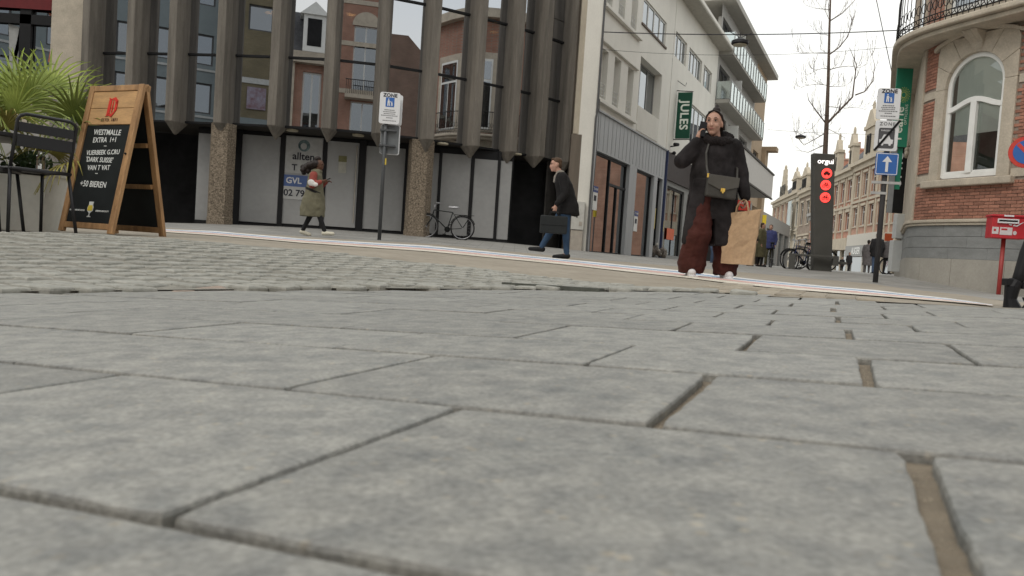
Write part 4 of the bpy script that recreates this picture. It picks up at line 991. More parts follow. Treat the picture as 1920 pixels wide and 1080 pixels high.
# left part of the far street
z1 = fz(1466, 368)
house('pink brick house with stepped stone gable, leftmost of the far terrace', 1441, 1471, fz(1456, 372), [(fz(1456, 480), fz(1456, 447)), (fz(1456, 425), fz(1456, 385))], 4, M_pink, M_cream, [(.62, 5.2, 4.6, 'step')], shopfront(M_cream))
house('white stone house with a pale hanging banner in the far terrace', 1471.3, 1489.7, fz(1480, 360), [(fz(1480, 480), fz(1480, 440)), (fz(1480, 425), fz(1480, 380))], 2, mat('pale_stucco', (.6, .56, .48), .8, .08), M_cream, [(.5, 4.2, 3.4, 'ped')], shopfront(M_cream))
house('brown brick house with paired white windows beside the banner house', 1490, 1511.5, fz(1500, 356), [(fz(1500, 478), fz(1500, 448)), (fz(1500, 420), fz(1500, 378))], 2, M_brn, M_cream, [(.4, 4.0, 3.6, 'ped')], shopfront(mat('grey_render', None)), pil=False)
house('low bright red brick house half hidden by the dark totem', 1511.8, 1545, fz(1525, 397), [(fz(1525, 462), fz(1525, 435))], 3, M_rdf, mat('grey_render', None), None, shopfront(mat('grey_render', None)), pil=False)
house('red and cream brick house with ball finials and stone bay window', 1550, 1588, fz(1572, 318), [(fz(1572, 432), fz(1572, 400)), (fz(1572, 378), fz(1572, 340))], 3, M_rdf, M_cream, [(.15, 1.7, 4.4, 'ped'), (.85, 1.7, 4.0, 'ped')], shopfront(M_cream), arch=True)
tA, WA, zbA = house('cream and pink shop house with white fascia and letters AUGIER', 1588.4, 1650, fz(1618, 292), [(fz(1618, 420), fz(1618, 383)), (fz(1618, 362), fz(1618, 318))], 4, M_pink, M_cream, [(.45, 3.4, 5.2, 'ped')], None)
zA0 = fz(1618, 475); zA1 = fz(1618, 430)
MB().box(0, WA, -.3, .1, zA0 + .8, zbA - .02).build('fascia', mat('fascia_cream', (.55, .52, .46), .7, .05), tA)
MB().box(0, WA, -.36, .1, zA0 - .3, zA0 + .78).build('sign_band', mat('sign_grey', (.30, .30, .29), .6), tA)
text('AUGIER', .95, (WA * .36, -.38, zA0 + .22), tA, mat('sign_letters_white', (.85, .85, .82), .5), bold=.03)
MB().box(.1, WA - .1, .1, .14, .2, zA0 - .32).build('shop_window', gS, tA); MB().box(.1, WA - .1, 1., 1.04, 0, zA0 - .32).build('shop_interior', mat('shop_warm', None), tA)
for x in (.2, WA * .5, WA - .2): MB().box(x - .2, x + .2, -.1, .2, 0, zA0 - .31).build('pillar', mat('fascia_cream', None), tA)
MB().prism([(WA * .45, 0), (WA * .45, 0), (WA * .45, 0)], 0, .01)
house('tall cream house with pilasters, rightmost of the far terrace', 1650.5, 1712, fz(1670, 282), [(fz(1670, 415), fz(1670, 380)), (fz(1670, 360), fz(1670, 305))], 5, M_pink, M_cream, None, shopfront(M_cream))
ban = thing('hanging_banner', 'long pale vertical banner hanging on the white stone house', 'banner', (FL0.x + fd.x * fk(1478), FL0.y + fd.y * fk(1478), 0), frz)
MB().box(0, fk(1484) - fk(1478), -.8, -.74, fz(1481, 445), fz(1481, 377)).build('cloth', mat('banner_cloth', (.5, .55, .55), .8, .1, 2), ban)
def chimney(px, py0, w, back, nm, lab):
    k = fk(px); t = thing('chimney_stack', lab, 'chimney', (FL0.x + fd.x * k, FL0.y + fd.y * k, 0), frz)
    z1 = fz(px, py0); MB().box(-w / 2, w / 2, back, back + 1.2, z1 - 4.5, z1).box(-w / 2 - .1, w / 2 + .1, back - .1, back + 1.3, z1, z1 + .25).build('stack', M_rdf, t)
    n_ = int(w / .6)
    for i in range(n_): MB().lathe([(.18, 0), (.15, .8)], (-w / 2 + w * (i + .5) / n_, back + .6, z1 + .25), 8).build('chimney_pot', mat('terracotta', (.35, .14, .08), .8), t)
chimney(1475, 308, 3.2, 4, '', 'broad red brick chimney with a row of pots on the far left roofs')
chimney(1498, 298, 1.8, 4, '', 'narrow red chimney right of the broad one on the far roofs')
chimney(1531, 281, 2.4, 3, '', 'red brick chimney showing just left of the tree trunk')

# ------------------------------------------------------------------ buildings across the square, behind the camera: the mirrored glass shows them
def facing(name, label, centre, toward, W, H, mw, holes, extra=None, dep=6):
    n = (Vector(toward) - Vector(centre)).normalized(); y = -n; x = Vector((y.y, -y.x))
    t = thing(name, label, 'building', (centre[0] - x.x * W / 2, centre[1] - x.y * W / 2, 0), math.atan2(x.y, x.x))
    s = MB(); facade(s, 0, W, -.5, H, [h_[:4] for h_ in holes], .2)
    s.quad((0, 0, -.5), (0, 0, H), (0, dep, H), (0, dep, -.5)); s.quad((W, 0, H), (W, 0, -.5), (W, dep, -.5), (W, dep, H)); s.quad((0, 0, H), (W, 0, H), (W, dep, H), (0, dep, H)); s.quad((W, dep, -.5), (0, dep, -.5), (0, dep, H), (W, dep, H))
    s.build('wall', mw, t)
    for h_ in holes: window(t, *h_[:4], .12, nx=h_[4] if len(h_) > 4 else 2, fm=h_[5] if len(h_) > 5 else M_wf, fw=.09, gm=glassmat('far_glass', (.7, .75, .8), .3, (.1, .1, .1)))
    if extra: extra(t, W)
    return t
M_gw = mat('blue_grey_render', (.20, .235, .245), .85, .06, 2); M_dkf = mat('window_dark', None)
def fg(t, W):
    for z in (6.35, 8.95): MB().box(0, W, -.06, -.003, z, z + .12).build('sill', mat('pale_trim', (.45, .46, .45), .8), t)
facing('grey_building', 'blue grey rendered building seen mirrored in the left office glass', (-26.9, 7.3), (-10.5, 22.2), 15.5, 17, M_gw,
       [(c, c + 1.5, z, z + 1.7, 1, M_dkf) for c in (1.2, 4.1, 7.2, 10.4, 13.1) for z in (1.2, 6.6, 9.3, 12.6)], fg)
def fo(t, W):
    MB().box(0, W, -.04, -.003, -.4, 6.4).build('lower_render', M_gw, t); MB().box(0, W, -.05, -.003, 8.3, 8.6).build('string_course', mat('pale_trim', None), t)
    MB().box(W * .5 - .5, W * .5 + .5, -.08, -.05, 6.9, 8.1).build('poster', mat('poster_print', (.45, .22, .25), .7, .6, 3, col2=(.2, .2, .25)), t)
facing('olive_brick_building', 'olive brown brick house with a small dark window and a poster, mirrored in the glass', (-19.9, 3.5), (-7.6, 21.8), 5.6, 15.5, brickmat('olive_brickwork', (.15, .125, .07), (.18, .15, .085), (.16, .14, .1), .22, .07),
       [(2.1, 3.4, 11.2, 12.6, 1, M_dkf)], fo)
def fm(t, W):
    MB().box(-.1, W + .1, -.5, .3, 9.6, 10.2).build('cornice', M_stone(), t)
    r = MB(); r.add([(0, -.1, 10.2), (W, -.1, 10.2), (W, 1.2, 12.7), (0, 1.2, 12.7), (0, 5, 10.2), (W, 5, 10.2), (W, 5, 12.7), (0, 5, 12.7)], [(0, 1, 2, 3), (3, 2, 6, 7), (1, 5, 6, 2), (4, 0, 3, 7)]); r.build('mansard_roof', mat('slate_roof', None), t)
    for c in (1.2, 3.4, 5.6):
        d = MB().box(c - .6, c + .6, -.15, 1, 10.3, 12.3).prism([(c - .8, 12.3), (c + .8, 12.3), (c, 13)], -.3, 1).build('dormer', M_white(), t); MB().box(c - .38, c + .38, -.17, -.155, 10.6, 12.1).build('pane', M_dark(), d)
    for c in (0.2, 2.3, 4.5, 6.6): MB().box(c - .15, c + .15, -.25, -.003, 5, 9.6).build('pilaster', M_stone(), t)
facing('mansard_building', 'red brick building with slate mansard and white dormers, mirrored in the glass', (-14.7, 1.4), (-5.9, 21.7), 6.9, 10.2, M_brkw,
       [(c - .5, c + .5, 6.0, 9.2, 2) for c in (1.2, 3.4, 5.6)] + [(c - .5, c + .5, 1, 4, 2) for c in (1.2, 3.4, 5.6)], fm)
def fr_(t, W):
    for z in (6.9, 10.0, 13.2, 16.0): MB().box(0, W, -.05, -.003, z, z + .3).build('stone_band', M_stone(), t)
    s = MB(); s.box(W / 2 - 1.2, W / 2 + 1.2, -.9, -.01, 9.6, 9.85); s.build('balcony', M_stone(), t)
    r = MB()
    for k in range(20): r.tube([(W / 2 - 1.15 + k * .12, -.85, 9.85), (W / 2 - 1.15 + k * .12, -.85, 10.8)], .015, 4)
    r.tube([(W / 2 - 1.2, -.85, 10.8), (W / 2 + 1.2, -.85, 10.8)], .03, 5); r.build('balcony_railing', mat('wrought_iron', None), t)
    MB().prism([(W / 2 + .95 * cos(a), 14.6 + .95 * sin(a)) for a in [k * pi / 10 for k in range(11)]], -.07, -.004).build('window_arch', M_stone(), t)
facing('red_brick_building', 'tall red brick building with white sash windows and a small balcony, mirrored in the glass', (.3, -9.5), (-4.0, 21.8), 9, 19, M_brkw,
       [(3.7, 5.3, 10.2, 14.6, 2), (3.7, 5.3, 7.3, 9.5, 2), (.6, 1.9, 10.2, 14, 2), (7, 8.3, 10.2, 14, 2), (.6, 1.9, 3, 6, 2), (7, 8.3, 3, 6, 2)], fr_)
M_dull = brickmat('dull_brickwork', (.17, .10, .075), (.20, .12, .09), (.18, .14, .11), .22, .07)
def fgb(t, W):
    MB().prism([(0, 10.4), (W, 10.4), (W / 2 + .6, 13.8), (W / 2 - .6, 13.8)], 0, 6).build('gable', M_dull, t)
    MB().box(W * .1, W * .25, 1, 2, 10.4, 14.5).build('chimney', M_brkw, t)
facing('gabled_brick_house', 'plain dull brick house with a pointed gable, mirrored in the glass', (14.2, -1.6), (-3.0, 22.1), 8.0, 10.4, M_dull, [(1.2, 2.2, 2, 4, 2)], fgb)
facing('white_gable_house', 'pale rendered house behind the camera, mirrored at the right of the glass', (23, 3), (-1.6, 22.8), 9, 9, M_gw, [(2, 3.2, 5, 7, 2), (5, 6.2, 5, 7, 2)], None)

# ------------------------------------------------------------------ street lamp wires, tree
def wire(name, label, a, b, sag, r=.012, cat='cable'):
    a, b = Vector(a), Vector(b); pts = [a.lerp(b, t / 24) - Vector((0, 0, sag * 4 * (t / 24) * (1 - t / 24))) for t in range(25)]
    return tag(MB().tube(pts, r, 5).build(name, mat('cable_black', (.03, .03, .035), .7), None), label, cat)
A = SP(23.6, 8.58, at(1130, 60, SP(23.6, 8.6).y).z); Bp = cw(ct(1706, 120), at(1702, 53, cw(ct(1706, 120), 0).y).z)
wire('overhead_wire', 'thick overhead wire from the white building to the corner building, carrying the near lamp', A, Bp, .12, .016)
wire('overhead_wire', 'thin slack wire just below the lamp wire', A - Vector((0, 0, .55)), Bp - Vector((0, 0, .45)), .25, .006)
c0 = at(1640, -15, 24); wire('overhead_wire', 'slanting wire running from the top edge down to the iron balcony', c0, cw(ct(1706, 120), 5.6, .5), .0, .012)
wire('overhead_wire', 'far thin wire across the street carrying the distant lamp', at(1440, 243, 50), at(1720, 252, 40), .1, .01)
bt = min((abs(proj(A.lerp(Bp, t / 200))[0] - 1388), t / 200) for t in range(200))[1]; LPm = A.lerp(Bp, bt); 
def hanglamp(P, r, lab):
    t = thing('street_lamp', lab, 'lamp', P - Vector((0, 0, .32)), 0)
    MB().lathe([(.02, .16), (r * .35, .14), (r, .06), (r * 1.02, -.02), (r * .9, -.05), (.0, -.055)], n=24).build('lamp_shade', mat('lamp_black', (.03, .03, .032), .5), t, smooth=False)
    MB().lathe([(r * .82, -.058), (r * .8, -.075), (0, -.08)], n=20).build('lamp_glass', mat('lamp_glass', None), t)
    MB().tube([(-.35, 0, .33), (-.1, 0, .22), (0, 0, .14)], .012, 5).tube([(.35, 0, .33), (.1, 0, .22), (0, 0, .14)], .012, 5).tube([(0, 0, .33), (0, 0, .14)], .012, 5).build('hanger', mat('lamp_black', None), t)
hanglamp(LPm - Vector((0, 0, .06)), .26, 'flat round black lamp hanging from a wire in front of the balconies')
hanglamp(at(1502, 247, 46) , .30, 'small distant round lamp hanging over the street left of the tree')
tb = at(1541, 508, 29.5); tz = gz(tb.x, 29.5)
tree = thing('bare_tree', 'slender leafless tree with curved upswept branches behind the dark totem', 'tree', (tb.x, 29.5, tz))
def tp(px, py): p = at(px, py, 29.5); return Vector((p.x - tb.x, 0, p.z - tz))
M_bark = mat('bark', (.13, .095, .075), .9, .25, 8, .5)
tk = [(1545, 505), (1546, 400), (1547, 290), (1550, 230), (1553, 150), (1555, 60), (1557, 0), (1559, -60), (1562, -120)]
MB().tube([tp(*p) for p in tk], [.15, .13, .10, .085, .062, .045, .034, .022, .01], 8).build('trunk', M_bark, tree, smooth=True)
br = MB(); rn = random.Random(11)
def branch(pts, r, depth=0, y0=0, y1=0):
    P_ = [Vector(p) for p in pts]; n = len(P_)
    for i, p in enumerate(P_): p.y += y0 + (y1 - y0) * i / (n - 1)
    br.tube(P_, [max(.004, r * (1 - .82 * i / (n - 1))) for i in range(n)], 5)
    if depth < 2:
        for i in range(1, n):
            for k in range(3 if depth == 0 else 2):
                if rn.random() < .8:
                    a = P_[i - 1].lerp(P_[i], rn.random()); d = (P_[i] - P_[i - 1]).normalized(); L = rn.uniform(.35, .95) * (1 if depth == 0 else .5)
                    side = Vector((rn.uniform(-.8, .8), rn.uniform(-.8, .8), rn.uniform(.1, .9)))
                    q1 = a + (d * .6 + side * .6).normalized() * L * .5; q2 = q1 + (d * .3 + Vector((side.x * .3, side.y * .3, .9))).normalized() * L * .5
                    branch([a, q1, q2], r * .3, depth + 1)
main = [([(1550, 232), (1570, 212), (1602, 180), (1607, 150), (1613, 118), (1602, 85)], .05, .4), ([(1604, 178), (1625, 170), (1645, 148), (1652, 115), (1651, 95)], .03, .7), ([(1549, 232), (1530, 212), (1511, 190), (1506, 178)], .03, -.4),
        ([(1555, 102), (1575, 88), (1595, 65), (1605, 40), (1611, 22)], .03, .5), ([(1555, 40), (1575, 28), (1592, 10), (1602, -5)], .026, -.5), ([(1554, 100), (1535, 97), (1510, 94), (1497, 86)], .016, .6), ([(1554, 131), (1575, 124), (1600, 119), (1625, 120), (1645, 110)], .018, .8), ([(1553, 129), (1538, 130), (1522, 136), (1514, 143)], .014, -.3),
        ([(1553, 162), (1575, 160), (1597, 156)], .014, .5), ([(1552, 160), (1535, 156), (1515, 158), (1504, 163)], .014, .4), ([(1550, 248), (1525, 262), (1500, 275), (1484, 262), (1479, 255)], .02, -.8), ([(1549, 270), (1520, 284), (1500, 278)], .02, .5), ([(1555, 18), (1535, 14), (1515, 5)], .012, .3), ([(1554, 66), (1540, 62), (1535, 50)], .012, .3),
        ([(1556, 40), (1545, 25), (1542, 5)], .012, -.3), ([(1553, 200), (1590, 200), (1620, 196), (1645, 198)], .014, .9), ([(1556, -20), (1580, -45), (1590, -80)], .02, .3), ([(1557, -30), (1535, -55), (1530, -90)], .02, -.3), ([(1551, 215), (1532, 222), (1508, 246)], .014, -.9), ([(1550, 240), (1575, 262), (1560, 275)], .012, -.9)]
for pts, r, yy in main: branch([tp(*p) for p in pts], r, 0, 0, yy)
br.build('branches', M_bark, tree)

# ------------------------------------------------------------------ traffic signs, totem, bench
M_pole = mat('pole_grey', (.085, .09, .095), .5, .1, 6, metal=.3); M_sw = mat('sign_white', (.72, .73, .74), .35, .03); M_sb = mat('sign_blue', (.03, .13, .42), .35, .05)
M_sback = mat('sign_back', (.14, .15, .155), .6, .1)
def rr_poly(w, h, r, cx=0, cz=0, n=4):
    out = []
    for (sx, sz, a0) in ((1, -1, -90), (1, 1, 0), (-1, 1, 90), (-1, -1, 180)):
        for i in range(n + 1):
            a = R(a0 + 90 * i / n); out.append((cx + sx * (w / 2 - r) + r * cos(a), cz + sz * (h / 2 - r) + r * sin(a)))
    return out
def plate2(name, w, h, z, par, m, y0=-.02, y1=0, r=.03, x=0): return MB().prism(rr_poly(w, h, r, x, z), y0, y1).build(name, m, par)
def pedestrians(par, x, z, s, y):
    m = MB()
    for dx, k in ((-.16, 1.), (.2, .62)):
        def q(px_, pz): return (x + (dx + px_ * k) * s, z + (-.42 + pz * k) * s)
        m.prism([q(-.13, 0), (q(-.02, 0)), q(-.01, .3), q(.02, .3), q(.05, 0), q(.16, 0), q(.11, .62), q(-.1, .62)], y, y + .003)
        m.prism([(q(.07 * cos(a), .74 + .08 * sin(a))) for a in [i * pi / 5 for i in range(10)]], y, y + .003)
    m.prism([(x + .0 * s, z + .05 * s), (x + .17 * s, z - .12 * s), (x + .19 * s, z - .06 * s), (x + .02 * s, z + .12 * s)], y, y + .003)
    return m.build('pictogram', M_sw, par)
def zone_sign(par, z, w, h, mx=0, y=-.045):
    b = plate2('sign_plate', w, h, z, par, M_sw, y, y + .025, .05 * w / .45, mx)
    text('ZONE', w * .24, (mx, y - .004, z + h * .405), par, ink, bold=.003, space=1.05)
    plate2('blue_panel', w * .42, w * .46, z + h * .19, par, M_sb, y - .004, y - .0005, .01, mx); pedestrians(par, mx, z + h * .19, w * .44, y - .009)
    s = MB(); rn = random.Random(2)
    for k, (wd, zz) in enumerate(((.5, -.06), (.62, -.12), (.55, -.18), (.8, -.24), (.28, -.31), (.62, -.40))):
        x = -w * wd / 2
        while x < w * wd / 2:
            l = rn.uniform(.03, .07) * w; s.box(mx + x, mx + x + l, y - .003, y - .0005, z + h * zz - .008, z + h * zz + .01); x += l + .018 * w
    s.build('small_print', mat('faint_ink', (.16, .16, .17), .6), par)['kind'] = 'stuff'
# left pole
p = at(711, 450, 18.1); sp1 = thing('traffic_sign', 'grey pole with a white ZONE pedestrian sign in front of the boarded office front', 'traffic sign', p, R(6))
MB().tube([(0, 0, -.05), (0, 0, 3.42)], .045, 10).build('pole', M_pole, sp1, smooth=True)
zone_sign(sp1, 3.05, .47, .72, .07, -.08)
plate2('sign_back', .45, .70, 3.04, sp1, M_sw, .055, .075, .04, .13)
plate2('sign_back', .42, .66, 2.35, sp1, M_sback, .055, .07, .04, .10); MB().prism(rr_poly(.45, .69, .05, .11, 2.35), .072, .09).build('sign_rim', M_sw, sp1)
s = MB()
for z in (2.2, 2.55, 2.85, 3.25): s.box(-.13, .25, -.052, .052, z - .02, z + .02)
s.build('bracket', M_pole, sp1)
MB().tube([(.046, -.03, 1.75), (.046, -.03, 1.9)], .02, 6).build('sticker', mat('yellow_card', None), sp1)
# right pole
p = hit(1641, 530); sp2 = thing('traffic_sign', 'dark pole with ZONE signs above a blue one way arrow beside the totem', 'traffic sign', (p.x, p.y, p.z), R(-8))
def hz_(py): return at(1660, py, p.y).z - p.z
MB().tube([(0, 0, -.05), (0, 0, hz_(172))], .05, 10).build('pole', mat('pole_dark', (.06, .058, .06), .6, .15, 4), sp2, smooth=True)
zw = .43
zone_sign(sp2, (hz_(167) + hz_(225)) / 2, zw, hz_(167) - hz_(225), -.07, -.09)
zc = (hz_(227) + hz_(284)) / 2; hh = hz_(227) - hz_(284)
plate2('sign_plate', zw, hh, zc, sp2, M_sw, -.09, -.065, .04, -.06)
text('ZONE', .09, (-.06, -.094, zc + hh * .38), sp2, mat('faint_ink', None), space=1.3, bold=.001)
plate2('grey_panel', .30, .40, zc - .05, sp2, mat('sign_darkgrey', (.09, .09, .095), .5), -.094, -.091, .04, -.06)
text('PARKEREN', .045, (-.06, -.097, zc + .095), sp2, M_sw)
s = MB(); s.prism([(-.18, zc - .16), (.06, zc - .16), (.07, zc - .08), (.02, zc - .07), (-.02, zc + .02), (-.11, zc + .02), (-.15, zc - .07), (-.19, zc - .08)], -.098, -.0945)
for c in (-.13, .01): s.prism([(c + .025 * cos(a), zc - .17 + .03 * sin(a)) for a in [i * pi / 4 for i in range(8)]], -.1, -.0985)
s.build('car_pictogram', M_sw, sp2)
MB().prism([(-.29, zc - hh * .50), (-.25, zc - hh * .53), (.19, zc + hh * .50), (.15, zc + hh * .53)], -.108, -.101).build('end_bar', M_black(), sp2)
za = (hz_(288) + hz_(329)) / 2
plate2('sign_plate', .42, .43, za, sp2, M_sb, -.09, -.065, .03, -.005)
s = MB(); s.prism([(-.03, za - .155), (.02, za - .155), (.02, za + .04), (.085, za + .04), (-.005, za + .155), (-.095, za + .04), (-.03, za + .04)], -.097, -.0905)
s.build('arrow', M_sw, sp2)
o_ = rr_poly(.40, .41, .02, -.005, za); i_ = rr_poly(.375, .385, .015, -.005, za); s = MB(); n = len(o_)
s.v = [(x, -.0925, z) for x, z in o_ + i_]; s.f = [(k, (k + 1) % n, (k + 1) % n + n, k + n) for k in range(n)]; s.mi = [0] * n; s.build('white_border', M_sw, sp2)
s = MB()
for py in (343, 363): s.box(-.24, .30 if py == 343 else .05, -.06, -.02, hz_(py) - .025, hz_(py) + .025)
for z in (zc, za): s.box(-.15, .15, -.064, .055, z - .02, z + .02)
s.build('bracket', mat('zinc_band', (.42, .42, .41), .5), sp2)
# no-parking sign at the right edge
p = at(1936, 556, 12.8); np_ = thing('traffic_sign', 'round blue sign with red ring cut off by the right edge of the photo', 'traffic sign', p, R(-20))
zc = at(1918, 284, p.y).z - p.z; MB().tube([(0, 0, 0), (0, 0, zc + .3)], .04, 10).build('pole', M_pole, np_, smooth=True)
def disc(r, y0, y1, m, nm, x=0): return MB().prism([(x + r * cos(a), zc + r * sin(a)) for a in [k * pi / 18 for k in range(36)]], y0, y1).build(nm, m, np_)
SX = -.30; disc(.26, -.07, -.05, mat('sign_red', (.55, .05, .035), .4), 'sign_plate', SX); disc(.195, -.076, -.0705, M_sb, 'blue_disc', SX); MB().box(SX, .03, -.05, -.03, zc - .02, zc + .02).build('bracket', M_pole, np_)
MB().prism([(SX - .15, zc + .11), (SX - .11, zc + .15), (SX + .14, zc - .12), (SX + .10, zc - .16)], -.08, -.0765).build('red_bar', mat('sign_red', None), np_)
# totem with three lit discs
Yt = 24.5; p = at(1541, 509, Yt); tt = thing('traffic_totem', 'tall dark grey traffic column with text display and three red discs', 'totem', p, R(-3))
def tx(px, py): return at(px, py, Yt).x - p.x
def tzz(py, px=1541): return at(px, py, Yt).z - p.z
zt = tzz(289); M_tot = mat('totem_grey', (.10, .098, .09), .5, .08, 2)
wl_, wr_ = tx(1523, 509), tx(1556, 509); tl_, tr_ = tx(1523.5, 289), tx(1563, 289)
s = MB(); s.rings([[(wl_, -.16, -.05), (wr_, -.16, -.05), (wr_, .16, -.05), (wl_, .16, -.05)], [(tl_, -.16, zt), (tr_, -.16, zt), (tr_, .16, zt), (tl_, .16, zt)]]); s.build('column', M_tot, tt, bevel=.015)
M_led = mat('red_led', (1, .06, .05), .4, .05, 60, emis=1.3)
for k, (px, py) in enumerate(((1547, 326), (1545, 348), (1544, 371))):
    cx, cz_ = tx(px, py), tzz(py, px); r = .158
    d = MB().prism([(cx + r * cos(a), cz_ + r * sin(a)) for a in [i * pi / 14 for i in range(28)]], -.175, -.162).build('red_disc', M_led, tt)
    s = MB(); m = mat('disc_dark', (.12, .01, .01), .6); y = (-.179, -.1755)
    if k == 0:
        s.prism([(cx - .10, cz_ - .045), (cx + .10, cz_ - .045), (cx + .10, cz_ + .02), (cx + .06, cz_ + .02), (cx + .04, cz_ + .065), (cx - .05, cz_ + .065), (cx - .075, cz_ + .02), (cx - .10, cz_ + .01)], *y)
        for q in (-.055, .055): s.prism([(cx + q + .026 * cos(a), cz_ - .05 + .026 * sin(a)) for a in [i * pi / 4 for i in range(8)]], *y)
    else:
        for q in (-.06, .06): s.tube([(cx + q + .042 * cos(a), -.178, cz_ - .03 + .042 * sin(a)) for a in [i * pi / 6 for i in range(13)]], .008, 4)
        for l in (((-.06, -.03), (-.02, .05), (.04, .05), (.06, -.03)), ((-.02, .05), (0, -.03), (.04, .05)), ((.04, .05), (.05, .08)), ((-.04, .065), (0, .065))) if k == 1 else (((-.06, -.03), (-.03, .02), (.03, .0), (.06, -.03)), ((.03, 0), (.05, .07), (.02, .08)), ((-.05, .03), (-.0, .035))): s.tube([(cx + a, -.178, cz_ + b) for a, b in l], .011 + .004 * (k == 2), 4)
    s.build('pictogram', m, d)
text('orgui', .215, (tx(1545, 305), -.166, tzz(304, 1545)), tt, mat('led_white', (1, .93, .9), .5, emis=1.3), bold=.002, sx=1.12)
MB().box(tx(1523.5, 300) - .01, tx(1527.5, 300), -.172, -.161, tzz(310), tzz(297)).build('display_edge', M_tot, tt)
bn = thing('bench', 'dark grey metal bench frame with a seat slab wrapped round the foot of the totem', 'bench', at(1528, 508, Yt - .35), R(-8))
bp_ = bn.location
def bxx(px): return at(px, 490, bp_.y).x - bp_.x
zs = .50
MB().box(bxx(1482), bxx(1570), -.05, .12, zs - .06, zs).build('seat', M_tot, bn, bevel=.006); MB().box(bxx(1482), bxx(1492), -.05, .12, -.05, zs - .063).build('leg', M_tot, bn, bevel=.006)
MB().box(bxx(1560), bxx(1570), -.05, .12, .2, zs - .063).build('leg', M_tot, bn)
MB().box(bxx(1564), bxx(1588), .13, 1.6, .26, .34).build('side_seat', M_tot, bn, bevel=.006)

# ------------------------------------------------------------------ bicycles
def bicycle(label, loc, rz, frame_m, saddle_m, group=None, basket=False, detail=True):
    t = thing('bicycle', label, 'bicycle', loc, rz, group); rb = mat('tyre_rubber', (.02, .02, .02), .8); mt = mat('bike_metal', (.35, .35, .36), .35, .1, metal=.8); r = .34; wb = .53
    def wheel(cx):
        s = MB(); s.tube([(cx + r * cos(a), 0, r + r * sin(a)) for a in [i * pi / 16 for i in range(33)]], .019, 7); w = s.build('wheel', rb, t, smooth=True)
        s = MB(); s.tube([(cx + (r - .03) * cos(a), 0, r + (r - .03) * sin(a)) for a in [i * pi / 16 for i in range(33)]], .011, 5).build('rim', mt, w)
        s = MB()
        for i in range(14): a = i * 2 * pi / 14; s.tube([(cx, .02 * (-1) ** i, r), (cx + (r - .03) * cos(a), 0, r + (r - .03) * sin(a))], .0022, 3)
        s.tube([(cx, -.05, r), (cx, .05, r)], .02, 6); s.build('spokes', mt, w)
        s = MB(); s.tube([(cx + (r + .035) * cos(a), 0, r + (r + .035) * sin(a)) for a in [R(20 + i * 14) for i in range(11)]], .012, 5); s.build('mudguard', rb, t)
    wheel(-wb); wheel(wb)
    BB = (-.08, 0, .28); ST = (-.22, 0, .78); HT = (.33, 0, .82); HB = (.36, 0, .68)
    s = MB(); s.tube([BB, ST], .016, 6).tube([ST, HT], .015, 6).tube([BB, HB], .018, 6).tube([HT, HB], .018, 6).tube([BB, (-wb, .03, r)], .009, 5).tube([ST, (-wb, .03, r)], .009, 5).tube([ST, (-wb, -.03, r)], .009, 5).tube([BB, (-wb, -.03, r)], .009, 5)
    s.tube([HB, (.40, .04, .55), (wb, .04, r)], .012, 6).tube([HB, (.40, -.04, .55), (wb, -.04, r)], .012, 6); s.build('frame', frame_m, t, smooth=True)
    MB().tube([ST, (-.245, 0, .90)], .012, 6).build('seat_post', mt, t)
    s = MB(); s.rings([[(-.36 + x, y * k, .93 + z) for x, y, z in [(0, a, b) for a, b in [(cos(q) * .09 * w, sin(q) * .035) for q in [i * pi / 4 for i in range(8)]]]] for x_, k, w in [(0, 1, 1)]] if False else [[(x, cos(q) * w, .925 + sin(q) * .035) for q in [i * pi / 4 for i in range(8)]] for x, w in ((-.38, .05), (-.36, .09), (-.30, .10), (-.2, .05), (-.1, .03), (-.09, .01))]); s.build('saddle', saddle_m, t, smooth=True)
    MB().tube([HT, (.30, 0, .98)], .014, 6).tube([(.30, 0, .98), (.30, .12, 1.0), (.26, .26, 1.03), (.14, .29, 1.02)], .011, 6).tube([(.30, 0, .98), (.30, -.12, 1.0), (.26, -.26, 1.03), (.14, -.29, 1.02)], .011, 6).build('handlebar', mt, t, smooth=True)
    MB().lathe([(.0, -.01), (.085, -.01), (.085, .01), (0, .01)], n=18).build('chainring', rb, t).matrix_local = Matrix.Translation((BB[0], -.05, BB[2])) @ Matrix.Rotation(pi / 2, 4, 'X')
    MB().tube([(BB[0], -.07, BB[2]), (BB[0] + .08, -.07, BB[2] - .14)], .009, 5).box(BB[0] + .04, BB[0] + .13, -.15, -.07, BB[2] - .155, BB[2] - .13).tube([(BB[0], .07, BB[2]), (BB[0] - .08, .07, BB[2] + .14)], .009, 5).box(BB[0] - .13, BB[0] - .04, .07, .15, BB[2] + .13, BB[2] + .155).build('pedals', rb, t)
    s = MB(); s.tube([(-.28, 0, .72), (-.8, 0, .72)], .008, 4).box(-.85, -.33, -.06, .06, .715, .725).tube([(-.75, .05, .72), (-wb, .05, r)], .006, 4).tube([(-.75, -.05, .72), (-wb, -.05, r)], .006, 4); s.build('rack', rb, t)
    return t
p = hit(866, 452); p2 = at(866, 452, 22.55)
bicycle('black bicycle with silver saddle cover locked behind the right aggregate column', (at(866, 452, 22.6).x - .53, 22.55, gz(-1.5, 22.5) + .0), R(180 - 3), mat('frame_black', (.015, .018, .018), .4), mat('silver_cover', (.5, .5, .52), .3, .3, 30, metal=.4))
p = at(1481, 508, Yt + .25); bicycle('dark blue bicycle leaning left of the totem with its front wheel turned to the street', (p.x + .48, p.y + .24, p.z), R(206), mat('frame_blue', (.03, .04, .10), .35), M_black())
p = at(1554, 508, Yt + 1.4); bicycle('black bicycle standing behind the totem with its rear wheel beside the bench', (p.x - .5, p.y + .1, p.z), R(190), mat('frame_black', None), M_black())
